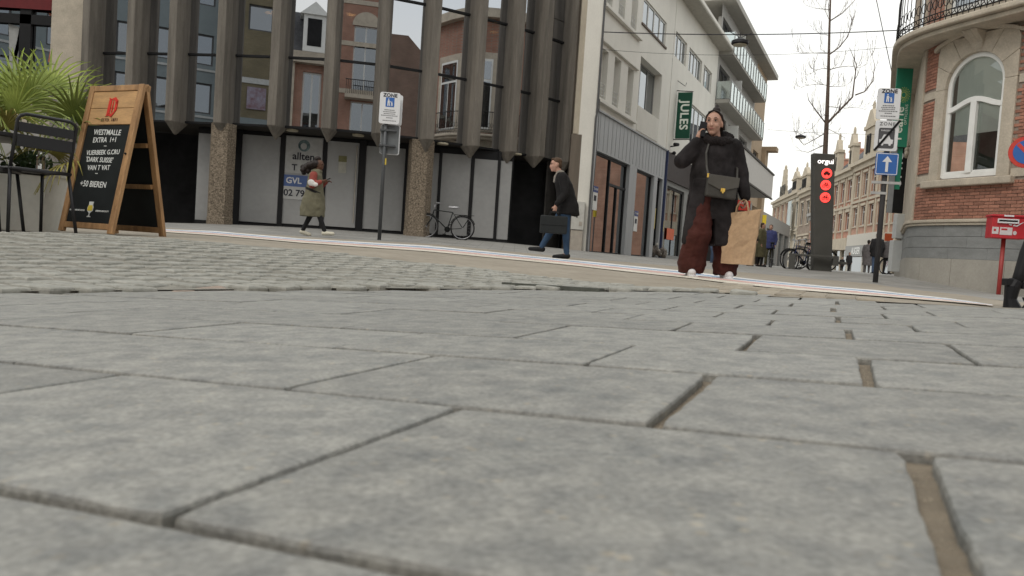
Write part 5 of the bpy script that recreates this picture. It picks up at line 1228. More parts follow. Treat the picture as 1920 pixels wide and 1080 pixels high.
p = at(1500, 506, Yt + 2.4); bicycle('grey bicycle with pale child seat behind the dark blue one', (p.x, p.y, p.z), R(200), mat('frame_grey', (.2, .2, .2), .4), mat('seat_beige', (.4, .33, .25), .7))
p = at(1693, 513, 33); bicycle('red bicycle parked by the wall beside the two standing people', (at(1678, 510, 33).x, 33, gz(15.5, 33)), R(110), mat('frame_red', (.5, .03, .03), .4), M_black())
p = at(1452, 502, 29); bicycle('dark bicycle among the passers-by at the shop arcade', (p.x, 29.5, gz(p.x, 29)), R(75), mat('frame_black', None), M_black())

# ------------------------------------------------------------------ banners and boxes on the right side of the street
def wp(Y): t = (Y - 17.55) / dS.y; return 8.86 + dS.x * t
gb = thing('shop_banner', 'tall green banner with yellow sunburst and sideways white lettering Pearle', 'banner', (at(1677, 200, 18.6).x, 18.6, 0), R(-6))
def gzb(py): return at(1690, py, 18.6).z
W_ = 28 / 1450 * 18.6
MB().box(0, W_, 0, .05, gzb(276), gzb(123)).build('banner_panel', mat('pearle_green', (.02, .22, .135), .5, .05, 2), gb, bevel=.004)
s = MB(); cx, cz_ = W_ * .52, gzb(178)
for rr_ in range(4):
    for k in range(18):
        a = k * 2 * pi / 18 + rr_ * .17; r = .055 + .028 * rr_; q = (cx + r * cos(a), cz_ + r * 1.25 * sin(a)); d = .010
        s.prism([(q[0] + d * cos(b), q[1] + d * sin(b)) for b in [i * pi / 3 for i in range(6)]], -.006, -.001)
s.build('sunburst', mat('sun_yellow', (.62, .62, .16), .6), gb)
text('Pearle', .30, (W_ * .36, -.006, gzb(232)), gb, mat('sign_letter', None), (pi / 2, -pi / 2, 0), bold=.004, space=1.05)
text('OPTICIENS', .085, (W_ * .78, -.006, gzb(215)), gb, mat('sign_letter', None), (pi / 2, -pi / 2, 0), space=1.2)
MB().box(.05, .16, .01, .06, gzb(400), gzb(277)).build('mounting_post', mat('post_grey', (.22, .23, .24), .5), gb)
MB().box(W_ * .25, W_ * .85, .07, .11, gzb(355), gzb(277)).build('lower_panel', mat('pearle_green', None), gb)
bk_ = thing('shop_banner', 'black vertical banner with white letters hanging behind the green one', 'banner', (at(1671, 300, 21.5).x, 21.5, 0), R(-6))
def gz2(py): return at(1685, py, 21.5).z
MB().box(0, .42, 0, .05, gz2(400), gz2(262)).build('banner_panel', M_black(), bk_); text('OPTIC', .34, (.2, -.006, gz2(320)), bk_, M_sw, (pi / 2, -pi / 2, 0), bold=.006)
wb_ = thing('wall_box', 'pair of pale grey panels standing below the black banner', 'cabinet', (at(1678, 450, 20.2).x, 20.2, 0), R(-6))
def gz3(py): return at(1688, py, 20.2).z
MB().box(0, .30, 0, .25, gz3(447), gz3(401)).build('upper_panel', mat('panel_pale', (.5, .51, .5), .5, .05), wb_, bevel=.01)
MB().box(-.03, .22, .02, .27, gz3(510), gz3(451)).build('lower_panel', mat('panel_pale', None), wb_, bevel=.01)
ob_ = thing('shop_sign', 'small orange square sign sticking out beside the pale panels', 'sign', (at(1660, 445, 24).x, 24, 0), 0)
MB().box(0, .24, 0, .05, at(1668, 452, 24).z, at(1668, 438, 24).z).build('sign_box', mat('orange_card', None), ob_); MB().tube([(.24, .02, at(1668, 445, 24).z), (.6, .02, at(1668, 445, 24).z)], .015, 5).build('bracket', M_black(), ob_)
rs = thing('shop_sign', 'red shop sign with white lettering behind the paper bag', 'sign', (at(1380, 390, 27).x, 27, 0), R(10))
zr = at(1393, 390, 27).z; MB().box(0, .52, 0, .06, zr - .08, zr + .27).build('sign_box', mat('sign_red', None), rs); MB().box(.0, .52, 0, .06, zr - .25, zr - .085).build('lower_strip', M_black(), rs)
text('TOUTES', .10, (.27, -.006, zr + .17), rs, M_sw); text('1+1', .09, (.27, -.006, zr + .02), rs, M_sw); MB().tube([(.26, .03, -.1), (.26, .03, zr - .25)], .025, 6).build('post', M_black(), rs)
yl = thing('shop_sign', 'small yellow vertical sign above the distant passers-by', 'sign', (at(1430, 412, 34).x, 34, 0), 0)
MB().box(0, .16, 0, .08, at(1432, 420, 34).z, at(1432, 403, 34).z).build('sign_box', mat('yellow_lit', (.8, .6, .04), .5, 0), yl); MB().tube([(.08, .04, .0), (.08, .04, at(1432, 420, 34).z)], .03, 6).build('post', M_steel(), yl)

# ------------------------------------------------------------------ red post box
p = Vector((at(1875, 553, 13.4).x, 13.4, gz(at(1875, 553, 13.4).x, 13.4))); pb = thing('post_box', 'red post box on a red pole in front of the curved stone plinth', 'post box', p, R(-14))
M_red = mat('post_red', (.48, .02, .03), .4, .08, 6); 
zb0, zb1 = at(1875, 447, 13.4).z - p.z, at(1875, 404, 13.4).z - p.z
MB().tube([(0, .08, -.3), (0, .08, zb0)], .035, 10).build('pole', mat('post_red_faded', (.32, .035, .03), .5, .15, 6), pb, smooth=True)
s = MB(); s.rings([[(x, y, z) for x, y in ((-.26, -.1), (.26, -.1), (.26, .2), (-.26, .2))] for z in (zb0, zb1 - .03)]); s.box(-.275, .275, -.12, .22, zb1 - .028, zb1 + .015); s.build('box_body', M_red, pb, bevel=.012)
hb = zb1 - zb0
MB().box(-.18, .14, -.135, -.101, zb0 + hb * .66, zb0 + hb * .72).box(-.18, .14, -.135, -.101, zb0 + hb * .80, zb0 + hb * .85).box(-.18, -.165, -.135, -.101, zb0 + hb * .72, zb0 + hb * .8).box(.125, .14, -.135, -.101, zb0 + hb * .72, zb0 + hb * .8).build('slot_frame', M_sw, pb)
MB().box(-.165, .125, -.108, -.1005, zb0 + hb * .72, zb0 + hb * .8).build('slot', M_black(), pb)
MB().box(-.09, .06, -.127, -.1205, zb1 - .02, zb1 + .008).build('top_label', M_sw, pb)
MB().box(-.25, -.15, -.105, -.101, zb0 + .07, zb0 + .19).box(-.13, .06, -.105, -.101, zb0 + .06, zb0 + .19).build('notice', mat('notice_white', (.6, .55, .55), .5), pb)
MB().box(-.225, -.19, -.108, -.1055, zb0 + .12, zb0 + .155).box(-.11, -.02, -.108, -.1055, zb0 + .14, zb0 + .17).build('notice_print', M_red, pb)
MB().prism([(.10 + .03 * cos(a), zb0 + .10 + .035 * sin(a)) for a in [k * pi / 6 for k in range(12)]], -.105, -.101).build('sticker', mat('notice_white', None), pb)
s = MB(); s.tube([(.22, -.104, zb0 + .29), (.12, -.104, zb0 + .22), (.07, -.104, zb0 + .225), (.09, -.104, zb0 + .25)], [.004, .014, .014, .008], 5).tube([(-.0, -.104, zb0 + .245), (.04, -.104, zb0 + .235)], .012, 5); s.build('horn_emblem', M_sw, pb)
# tripod foot at the right edge
p = hit(1897, 579); tr = thing('tripod', 'black tripod leg with clamped foot standing on the slabs at the right edge', 'tripod', p, 0)
MB().tube([(0.0, 0, .07), (.022, .0, .15), (.045, .01, .23), (.16, .02, .62)], [.02, .024, .026, .026], 12).build('leg', M_black(), tr, smooth=True)
MB().tube([(0, 0, .0), (-.002, 0, .012), (-.01, 0, .04), (-.006, 0, .09), (.008, 0, .115)], [.036, .032, .024, .030, .030], 14).box(-.042, -.012, -.02, .02, .095, .125).box(.018, .05, -.028, .0, .085, .115).build('foot', mat('black_rubber', (.012, .012, .014), .45), tr, bevel=.004)
MB().tube([(.024, -.03, .005), (.038, -.03, .025), (.022, -.03, .05)], .004, 6).build('strap', M_black(), tr)
MB().tube([(.16, .02, .62), (.3, .06, .9), (.7, .2, 1.1)], .024, 8).build('upper_leg', M_black(), tr)

# ------------------------------------------------------------------ heap by the shop window
p = hit(1233, 483); hp_ = thing('bag_heap', 'low heap of dark bags and pale cloth against the vacant shop window', 'bags', p, R(50))
rn = random.Random(5)
for k in range(9):
    s = MB(); r = rn.uniform(.13, .24); s.ell((-.55 + .14 * k, rn.uniform(-.1, .1), r * .7 + rn.uniform(0, .18)), (r, r * .8, r * .8), Matrix.Rotation(rn.uniform(-.5, .5), 3, 'Y'), 10, 7)
    o = s.build('bag', mat('bag_brown', (.07, .055, .05), .8, .6, 8, col2=(.14, .12, .1)), hp_, smooth=True); d = o.modifiers.new('d', 'DISPLACE'); tx_ = bpy.data.textures.new('n', 'CLOUDS'); tx_.noise_scale = .12; d.texture = tx_; d.strength = .08
for k, (x, z) in enumerate(((-.35, .55), (-.15, .3), (.0, .18), (.3, .35), (.5, .2))):
    s = MB(); s.ell((x, -.12, z), (.1, .05, .06), Matrix.Rotation(rn.uniform(-.9, .9), 3, 'Y'), 8, 5); o = s.build('cloth', mat('pale_cloth', (.4, .38, .33), .8, .3, 12), hp_, smooth=True); d = o.modifiers.new('d', 'DISPLACE'); d.texture = tx_; d.strength = .07

# ------------------------------------------------------------------ cafe corner at the left: chalkboard, chair, table, palm
M_wood = mat('warm_wood', (.34, .185, .08), .6, .28, 3, .3, col2=(.38, .22, .10), stretch=(6, 6, .8), fine=(30, .12), bdist=.003)
M_chalk = mat('chalkboard', (.014, .017, .018), .55, .25, 4)
p = at(213, 440, 5.75); af = thing('chalkboard_sign', 'wooden sandwich board with chalk writing and a red gothic D standing by the palm pot', 'sign board', (p.x, p.y, p.z), R(-24.5))
Wd, Hh, SPR = .60, 1.155, .45     # local x to the right, -y outwards at the front; origin at the right front foot
lean = math.atan2(SPR / 2, Hh); TF = Matrix.Translation((0, 0, 0)) @ Matrix.Rotation(-lean, 4, 'X')
TB = Matrix.Translation((0, SPR, 0)) @ Matrix.Rotation(lean, 4, 'X'); LL = Hh / cos(lean)
def bd(nm, T, x0, x1, y0, y1, z0, z1, m): return MB().box(x0, x1, y0, y1, z0, z1, 0, T).build(nm, m, af, bevel=.004)
for T, yo in ((TF, -.02), (TB, -.0)):
    bd('stile', T, -.055, 0, yo, yo + .03, 0, LL, M_wood); bd('stile', T, -Wd, -Wd + .055, yo, yo + .03, 0, LL, M_wood)
    bd('rail', T, -Wd + .056, -.056, yo + .001, yo + .029, LL - .05, LL - .003, M_wood); bd('rail', T, -Wd + .056, -.056, yo + .001, yo + .029, .03, .075, M_wood)
bd('board', TF, -Wd + .056, -.056, -.008, .004, .076, LL - .325, M_chalk); bd('board', TB, -Wd + .056, -.056, .010, .022, .076, LL - .055, M_chalk)
for z in (.38, .70): bd('cross_bar', TB, -Wd + .056, -.056, -.018, .008, z, z + .035, M_wood)
hd = bd('plank', TF, -Wd + .056, -.056, -.012, .004, LL - .32, LL - .19, mat('pale_wood', (.50, .30, .135), .6, .2, 3, .2, stretch=(1, 6, 6), fine=(30, .1), bdist=.003)); bd('plank', TF, -Wd + .056, -.056, -.013, .004, LL - .188, LL - .052, mat('pale_wood', None))
bd('hinge_strip', TF, -Wd + .01, -.0, .012, .05, LL - .05, LL + .005, M_wood)
xm = -Wd / 2
for c, w, dy in ((-.06, .03, 0), (.055, .028, 0)): pass
def onT(x, z, y=-.0135): return TF @ Vector((x, y, z))
rotT = (pi / 2 - lean, 0, 0)
s = MB(); zc = LL - .175
def gp_(pts): s.prism([(xm + x, zc + z) for x, z in pts], -.018, -.0135, 0, TF)
gp_([(-.045, -.075), (-.015, -.062), (-.015, .05), (-.03, .062), (-.045, .045)]); gp_([(-.05, .072), (-.02, .06), (.02, .075), (.055, .045), (.055, .02), (.035, .02), (.02, .048), (-.01, .055), (-.04, .05)])
gp_([(.03, -.055), (.055, -.03), (.055, .045), (.03, .03)]); gp_([(-.055, -.082), (-.02, -.075), (.01, -.088), (.055, -.03), (.04, -.035), (.01, -.062), (-.02, -.055)]); gp_([(.0, -.05), (.01, -.05), (.01, .04), (.0, .05)])
s.build('red_letter', mat('gothic_red', (.60, .03, .015), .6), af)
text('ESTD. 1871', .034, onT(xm, LL - .285), af, mat('print_brown', (.10, .05, .03), .6), rotT, space=1.15)
M_ck = mat('chalk', (.72, .74, .72), .9, .12, 60)
for k, (tx_s, z, sz, dx, tilt) in enumerate((('WESTMALLE', LL - .385, .062, .0, 1), ('EXTRA  1+1', LL - .445, .058, -.01, -1), ('\u2013', LL - .49, .06, .01, 0), ('VLIERBEEK G.CRU', LL - .545, .053, .0, -1.5), ("'DARK SUISSE'", LL - .605, .056, -.02, 1), ('VAN T VAT', LL - .668, .056, -.01, -1), ('\u2013', LL - .71, .06, -.02, 0), ('+50 BIEREN', LL - .80, .066, -.03, 1.5))):
    o = text(tx_s, sz, onT(xm + dx, z, -.0088), af, M_ck, (pi / 2 - lean, R(tilt), 0), bold=.0006, ext=.0006, sx=.88, space=1.0); o.name = 'chalk_writing'; o['kind'] = 'stuff'
s = MB(); zg = .17
for pts in ([(-.02, 0), (.02, 0), (.02, .006), (.004, .01), (.004, .03), (.03, .05), (.032, .075), (.022, .095), (.024, .12), (-.024, .12), (-.022, .095), (-.032, .075), (-.03, .05), (-.004, .03), (-.004, .01), (-.02, .006)],): s.prism([(xm + x, zg - .05 + z) for x, z in pts], -.0115, -.0085, 0, TF)
g_ = s.build('glass_print', mat('glass_white', (.6, .62, .6), .6), af)
MB().prism([(xm - .026, zg), (xm + .026, zg), (xm + .026, zg + .025), (xm + .019, zg + .042), (xm - .019, zg + .042), (xm - .026, zg + .025)], -.0135, -.0117, 0, TF).build('beer', mat('beer_yellow', (.62, .48, .05), .6), g_)
text('BREWED LIKE NO OTHER', .019, onT(xm - .145, zg, -.0088), af, M_ck, rotT, space=.95, sx=.8); text('DRINKS ON DUTY', .019, onT(xm + .135, zg, -.0088), af, M_ck, rotT, sx=.9)
for z in (.62,): MB().tube([TF @ Vector((-.03, -.03, z)), TF @ Vector((-.03, -.018, z))], .008, 8).build('bolt', M_black(), af)

M_bm = mat('black_metal', (.018, .018, .02), .42, .1, 10, metal=.2)
def cafe_chair(label, loc, rz):
    """seat centre at the origin's xy; the back is on the -y side"""
    t = thing('cafe_chair', label, 'chair', loc, rz, 'black metal cafe chairs'); h = .45; w = .20
    s = MB(); s.tube([(-w, -.19, h), (-w, .19, h), (w, .19, h), (w, -.19, h), (-w, -.19, h)], .013, 8); s.build('seat_frame', M_bm, t, smooth=True)
    for k in range(6): MB().box(-w + .01, w - .01, -.185 + k * .063, -.135 + k * .063, h - .002, h + .008).build('seat_slat', M_bm, t)
    for sx in (-1, 1):
        MB().tube([(sx * w, .17, h), (sx * (w + .03), .22, 0)], .012, 8).build('leg', M_bm, t, smooth=True); MB().tube([(sx * w, -.17, h), (sx * (w + .035), -.24, 0)], .012, 8).build('leg', M_bm, t, smooth=True)
    s = MB(); s.tube([(-w, -.17, h), (-w, -.21, .62), (-w, -.245, .78), (-w + .015, -.25, .805), (-w + .05, -.252, .82), (w - .05, -.252, .82), (w - .015, -.25, .805), (w, -.245, .78), (w, -.21, .62), (w, -.17, h)], .012, 8); s.build('back_frame', M_bm, t, smooth=True)
    for z0, z1, y in ((.70, .765, -.238), (.60, .685, -.222)): MB().box(-w + .01, w - .01, y - .004, y + .004, z0, z1).build('back_slat', M_bm, t, bevel=.003)
    return t
pc = at(46, 443, 5.55); cafe_chair('black slatted metal chair with its back towards the chalkboard sign', (pc.x, pc.y, gz(pc.x, pc.y)), R(60))
pc2 = at(-40, 440, 5.2); cafe_chair('second black metal chair, only one leg of it inside the left edge', (pc2.x - .12, pc2.y + .15, gz(pc2.x, pc2.y)), R(-75))
ptb = at(-52, 436, 5.9); tb_ = thing('cafe_table', 'round black cafe table cut off by the left edge', 'table', (ptb.x, 5.9, gz(ptb.x, 5.9)), 0)
MB().lathe([(0, .715), (.36, .715), (.375, .725), (.375, .745), (.36, .752), (0, .752)], n=32).build('table_top', M_bm, tb_); MB().lathe([(.035, .04), (.03, .71)], n=12).build('stem', M_bm, tb_); MB().lathe([(0, .0), (.23, .0), (.22, .02), (.04, .045), (0, .045)], n=24).build('foot', M_bm, tb_)

pp = at(52, 428, 6.35); pot = thing('plant_pot', 'large square tapered white plant pot behind the black chair', 'plant pot', (pp.x, 6.35, gz(pp.x, 6.35)), R(8))
M_pot = mat('white_pot', (.60, .60, .55), .6, .10, 3, .2, fine=(20, .05), col2=(.55, .54, .49)); hb_, ht, hp = .17, .25, .50
s = MB(); sq = lambda r, z: [(-r, -r, z), (r, -r, z), (r, r, z), (-r, r, z)]
s.rings([sq(hb_, 0), sq(ht - .01, hp - .05), sq(ht + .012, hp - .048), sq(ht + .015, hp), sq(ht - .02, hp), sq(ht - .03, hp - .06)], cap=True); s.build('pot_wall', M_pot, pot, bevel=.008)
MB().box(-ht + .03, ht - .03, -ht + .03, ht - .03, hp - .09, hp - .035).build('soil', mat('soil', (.03, .022, .015), .95, .4, 30, 1.), pot)
palm = thing('palm', 'green fan palm with long narrow leaf fingers growing in the white pot', 'plant', (pp.x, 6.35, gz(pp.x, 6.35) + hp - .04), 0)
M_lf = mat('palm_leaf', (.22, .31, .06), .5, .35, 3, rnd=.35, col2=(.32, .38, .09)); M_lf2 = mat('dry_palm_leaf', (.30, .27, .07), .6, .3, 3, rnd=.2); M_stm = mat('palm_stem', (.10, .13, .04), .6)
rn = random.Random(21)
def frond(az, el, L, roll, m, fan=.42, droop=.5):
    d = Vector((cos(az) * cos(el), sin(az) * cos(el), sin(el))); c = Vector((rn.uniform(-.04, .04), rn.uniform(-.04, .04), .05)); tip = c + d * L + Vector((0, 0, -.06 * (1 - sin(el))))
    st = MB().tube([c, c.lerp(tip, .5) + Vector((0, 0, .03)), tip], [.008, .006, .005], 6).build('leaf_stalk', M_stm, palm, smooth=True)
    side = d.cross(Vector((0, 0, 1))).normalized(); up = side.cross(d).normalized(); Mr = Matrix.Rotation(roll, 3, d); side = Mr @ side; up = Mr @ up
    s = MB(); n = 26
    for k in range(n):
        a = R(-125 + 250 * k / (n - 1)); l = fan * (1 - .28 * (abs(a) / R(125)) ** 2) * rn.uniform(.9, 1.08)
        v = (d * cos(a) + side * sin(a)).normalized(); w_ = (side * cos(a) - d * sin(a)).normalized(); N_ = 5; L_, Rr, Cc = [], [], []
        kn = rn.uniform(.35, .7)
        for i in range(N_ + 1):
            f = i / N_; q = tip + v * l * f + Vector((0, 0, -droop * l * max(0, f - kn * .6) ** 2)) + up * (.02 * sin(f * 2)); hw_ = .0165 * (1 - f * .92) * (1 if f > .12 else .6)
            L_.append(q - w_ * hw_ + up * .004); Cc.append(q - up * .002); Rr.append(q + w_ * hw_ + up * .004)
        b = len(s.v); s.v += [tuple(x) for x in L_ + Cc + Rr]; M_ = N_ + 1
        for i in range(N_): s.f += [(b + i, b + i + 1, b + M_ + i + 1, b + M_ + i), (b + M_ + i, b + M_ + i + 1, b + 2 * M_ + i + 1, b + 2 * M_ + i)]; s.mi += [0, 0]
    o = s.build('leaf', m, palm); 
for az, el, L, ro, k in ((200, 62, .62, .3, 0), (150, 70, .7, -.4, 0), (20, 62, .62, .5, 0), (-15, 50, .60, -.3, 0), (95, 75, .72, .2, 0), (-60, 66, .58, .4, 0), (240, 52, .55, -.3, 0), (180, 45, .6, .6, 0), (0, 38, .52, .2, 0), (280, 58, .5, -.2, 0), (60, 55, .6, .3, 0), (-20, 14, .42, .4, 1), (-40, 24, .40, -.3, 1), (-90, 42, .45, .2, 1), (215, 25, .45, .1, 0)):
    frond(R(az), R(el), L, ro, M_lf2 if k else M_lf, droop=.5 if not k else 1.1, fan=.50 if not k else .36)
s = MB()
for k in range(420):
    a = rn.uniform(0, 2 * pi); r = rn.uniform(0, .24); q = Vector((r * cos(a), r * sin(a), rn.uniform(-.02, .20) * (1 - r * 1.5))); u_ = Vector((rn.gauss(0, 1), rn.gauss(0, 1), rn.gauss(0, 1))).normalized() * .022; w_ = u_.orthogonal().normalized() * .014
    s.quad(q - u_, q + w_, q + u_, q - w_)
tag(s.build('underplanting', mat('dark_leaf', (.035, .06, .02), .6, .3, 8), palm), kind='stuff')
jar = thing('storm_lantern', 'small clear glass lantern standing on the rim of the white pot', 'lantern', at(151, 312, 6.12) , 0)
MB().lathe([(.0, 0), (.035, 0), (.035, .1), (.025, .11), (.025, .13), (.03, .135), (.03, .145), (0, .145)], n=16).build('jar', glassmat('jar_glass', (.95, .95, .95), .25, (.8, .82, .8)), jar); MB().lathe([(0, .005), (.028, .005), (.028, .07), (0, .07)], n=14).build('candle', mat('candle_wax', (.6, .58, .5), .6), jar)
jar.location = (pp.x + .215, 6.35 - .21, gz(pp.x, 6.35) + hp)

# ------------------------------------------------------------------ people
M_skin = mat('skin', (.44, .25, .18), .6, .06, 12); M_skd = mat('dark_skin', (.10, .05, .032), .5, .1, 12); M_shoe = mat('white_shoe', (.62, .60, .60), .55, .08)
def P3(*a): return Vector(a)
def body(par, J, m, k=1., vox=.008, hand_pose=None, hands=True):
    """one continuous body: trunk, limbs, neck, head with nose and jaw, fingers"""
    s = MB(); n = 14; H = J['head']; hs = J.get('hs', 1.)
    s.caps(J['hip'], J['belly'], .125 * k, .115 * k, n); s.caps(J['belly'], J['chest'], .11 * k, .13 * k, n); s.caps(J['shL'], J['shR'], .062 * k, .062 * k, n)
    s.caps(J['chest'], J['neck'], .10 * k, .05 * k, n); s.caps(J['neck'], H, .052 * k, .05 * k, n)
    f = J['face']; f = f.normalized(); sd_ = f.cross(Vector((0, 0, 1))).normalized(); up = sd_.cross(f).normalized(); Rm = Matrix((sd_, f, up)).transposed()
    q = lambda x, y, z: H + Rm @ Vector((x, y, z)) * hs
    s.ell(q(0, -.012, .035), (.072 * hs, .092 * hs, .088 * hs), Rm, 18, 12); s.ell(q(0, .018, -.02), (.058 * hs, .070 * hs, .085 * hs), Rm, 16, 10); s.ell(q(0, .058, -.082), (.028 * hs, .028 * hs, .024 * hs), Rm, 10, 7)
    s.tube([q(0, .080, .025), q(0, .092, -.010), q(0, .099, -.024), q(0, .086, -.032)], [.009 * hs, .011 * hs, .014 * hs, .009 * hs], 8)
    for sx in (-1, 1): s.ell(q(sx * .030, .062, -.02), (.026 * hs, .022 * hs, .025 * hs), Rm, 8, 6); s.ell(q(sx * .072, -.005, .0), (.010 * hs, .022 * hs, .034 * hs), Rm, 8, 6); s.ell(q(sx * .03, .074, .042), (.028 * hs, .014 * hs, .009 * hs), Rm, 8, 5)
    s.ell(q(0, .082, -.052), (.024 * hs, .012 * hs, .011 * hs), Rm, 8, 6)
    for L in 'LR':
        s.caps(J['sh' + L], J['el' + L], .052 * k, .042 * k, n); s.caps(J['el' + L], J['wr' + L], .040 * k, .027 * k, n)
        s.caps(J['hi' + L], J['kn' + L], .088 * k, .058 * k, n); s.caps(J['kn' + L], J['an' + L], .056 * k, .036 * k, n); s.caps(J['an' + L] + P3(0, 0, -.03), J['to' + L], .036 * k, .028 * k, n)
        if hands:
            w, d, pn, curl = J['wr' + L], J['hd' + L].normalized(), J['hp' + L].normalized(), J.get('cu' + L, .6)
            t = d.cross(pn).normalized(); pn = t.cross(d).normalized(); c = w + d * .05
            s.ell(c, (.040, .013, .050), Matrix((t, pn, d)).transposed(), 12, 8); s.caps(w, w + d * .04, .024, .025, 8)
            for i, (o_, l) in enumerate(((-.028, .058), (-.0095, .068), (.0095, .062), (.028, .048))):
                p0 = w + d * .088 + t * o_; d2 = (d * cos(curl) + pn * sin(curl)); p1 = p0 + d2 * l * .5; d3 = d * cos(curl * 2.2) + pn * sin(curl * 2.2); p2 = p1 + d3 * l * .5
                s.caps(p0 - d * .02, p0, .0092, .0092, 7); s.caps(p0, p1, .0092, .0085, 7); s.caps(p1, p2, .0085, .0072, 7)
            sg = J.get('th' + L, -1); p0 = w + d * .02 + t * .03 * sg; p1 = p0 + (d * .7 + t * .55 * sg + pn * .35).normalized() * .038; s.caps(p0 - t * sg * .012, p1, .013, .0105, 7); s.caps(p1, p1 + (d * .7 + pn * .75).normalized() * .032, .0105, .0085, 7)
    o = s.build('body', m, par, smooth=True); remesh(o, vox, 3); return q, Rm, hs
def face(par, q, Rm, hs, brow, lip, skin_shadow=None):
    for sx in (-1, 1):
        MB().ell(q(sx * .030, .0795, .022), (.0115 * hs, .005 * hs, .0048 * hs), Rm, 10, 6).build('eye', mat('eye_white', (.25, .22, .20), .4), par, smooth=True)
        MB().ell(q(sx * .030, .0845, .022), (.0060 * hs, .003 * hs, .006 * hs), Rm, 8, 5).build('iris', mat('iris_dark', (.02, .015, .01), .2), par, smooth=True)
        MB().tube([q(sx * .014, .090, .043), q(sx * .032, .088, .050), q(sx * .048, .074, .044)], [.0025 * hs, .003 * hs, .0015 * hs], 6).build('eyebrow', brow, par)
        MB().tube([q(sx * .016, .086, .028), q(sx * .031, .0865, .031), q(sx * .045, .074, .026)], .0014 * hs, 5).build('eyelash', brow, par)
    MB().tube([q(-.024, .083, -.052), q(-.010, .093, -.049), q(0, .095, -.050), q(.010, .093, -.049), q(.024, .083, -.052)], [.002, .006 * hs, .006 * hs, .006 * hs, .002], 6).build('lips', lip, par, smooth=True)
def cloth(par, name, s, m, vox=.012, it=3, disp=.0, ds=.12):
    o = s.build(name, m, par, smooth=True); remesh(o, vox, it, disp, ds); return o

# the woman with the phone: x to the right in the photo, -y towards the camera
W0 = at(1327, 522, 8.01); wm = thing('person', 'woman in long dark padded coat and wine red trousers, phoning while carrying a paper bag', 'person', W0)
J = dict(hip=P3(0, 0, .92), belly=P3(-.01, 0, 1.10), chest=P3(-.02, 0, 1.27), neck=P3(-.035, -.01, 1.44), head=P3(-.065, -.03, 1.575), shL=P3(-.19, 0, 1.375), shR=P3(.16, .0, 1.375),
         elL=P3(-.37, -.05, 1.18), wrL=P3(-.235, -.085, 1.40), elR=P3(.27, .03, 1.08), wrR=P3(.315, -.03, .845), hiL=P3(-.09, 0, .88), hiR=P3(.10, 0, .88), knL=P3(-.15, -.08, .50), anL=P3(-.18, .02, .10), toL=P3(-.20, -.13, .03),
         knR=P3(.15, .05, .48), anR=P3(.19, .08, .10), toR=P3(.20, -.06, .03), face=P3(-.45, -.88, -.02), hdL=P3(.12, .02, 1), hpL=P3(.95, .1, -.1), cuL=.7, thL=1, hdR=P3(.02, -.04, -1), hpR=P3(-.9, .1, 0), cuR=1.1, hs=1.13)
q, Rm, hs = body(wm, J, M_skin)
M_hair = mat('dark_hair', (.018, .012, .010), .45, .35, 30, .4, stretch=(1, 1, .3)); face(wm, q, Rm, hs, M_hair, mat('lips_rose', (.32, .11, .09), .5))
s = MB(); s.ell(q(0, -.030, .052), (.084, .088, .084), Rm, 18, 12); s.ell(q(0, -.055, -.01), (.092, .062, .11), Rm, 14, 9); s.ell(q(.0, -.05, .135), (.042, .042, .036), Rm, 12, 8); s.ell(q(0, -.055, .165), (.022, .022, .026), Rm, 10, 6)
for sx in (-1, 1): s.tube([q(sx * .03, .045, .112), q(sx * .064, .020, .075), q(sx * .078, -.010, .02), q(sx * .078, -.035, -.05)], [.010, .014, .015, .02], 8)
s.tube([q(-.05, .035, .102), q(0, .050, .118), q(.05, .035, .102)], [.012, .011, .012], 8)
cloth(wm, 'hair', s, M_hair, .006, 2)
M_coat = mat('padded_coat', (.0105, .009, .009), .7, .3, 5, .3, spec=.08, col2=(.028, .025, .026)); M_fur = mat('fur_collar', (.016, .013, .013), .95, .4, 60, 1., bscale=90)
s = MB()
s.loft([(-.03, .01, 1.02, .235, .155), (-.03, .01, 1.15, .228, .15), (-.02, .005, 1.28, .222, .145), (-.02, .0, 1.37, .195, .125), (-.03, 0, 1.45, .11, .09)], 24, wob=.012)
for L, w1_ in (('L', .088), ('R', .085)): s.caps(J['sh' + L] + P3(0, 0, -.015), J['el' + L], w1_ + .012, .082, 16); e_ = J['el' + L].lerp(J['wr' + L], .92); s.caps(J['el' + L], e_, .080, .054, 16)
s.loft([(.0, .01, .60, .225, .15), (.0, .01, .78, .235, .16), (-.015, .01, .92, .24, .16), (-.03, .01, 1.06, .235, .155)], 24, wob=.02, seed=3)
cloth(wm, 'coat', s, M_coat, .011, 4, .022, .16)
s = MB()     # open front flap on the left, blowing outwards, and the back skirt
s.rings([[(-.33 + .02, -.10, .33), (-.20, -.17, .335), (-.19, -.13, .33), (-.31, -.06, .325)], [(-.31, -.10, .55), (-.17, -.18, .55), (-.16, -.14, .55), (-.28, -.05, .55)], [(-.27, -.10, .8), (-.13, -.17, .8), (-.12, -.13, .8), (-.25, -.03, .8)], [(-.24, -.09, 1.02), (-.12, -.15, 1.02), (-.11, -.11, 1.02), (-.23, 0, 1.02)]])
s.rings([[(-.29, .06, .34), (.20, .10, .34), (.20, .15, .34), (-.28, .12, .34)], [(-.26, .07, .7), (.22, .09, .7), (.22, .15, .7), (-.25, .13, .7)], [(-.24, .06, 1.0), (.21, .06, 1.0), (.2, .15, 1.0), (-.23, .14, 1.0)]])
s.rings([[(.02, -.13, .34), (.19, -.10, .34), (.22, .10, .34), (.0, .08, .34)], [(-.02, -.15, .7), (.22, -.11, .7), (.24, .1, .7), (-.02, .08, .7)], [(-.05, -.15, 1.0), (.22, -.10, 1.0), (.22, .1, 1.0), (-.05, .08, 1.0)]])
cloth(wm, 'coat_skirt', s, M_coat, .012, 6, .02, .15)
s = MB()
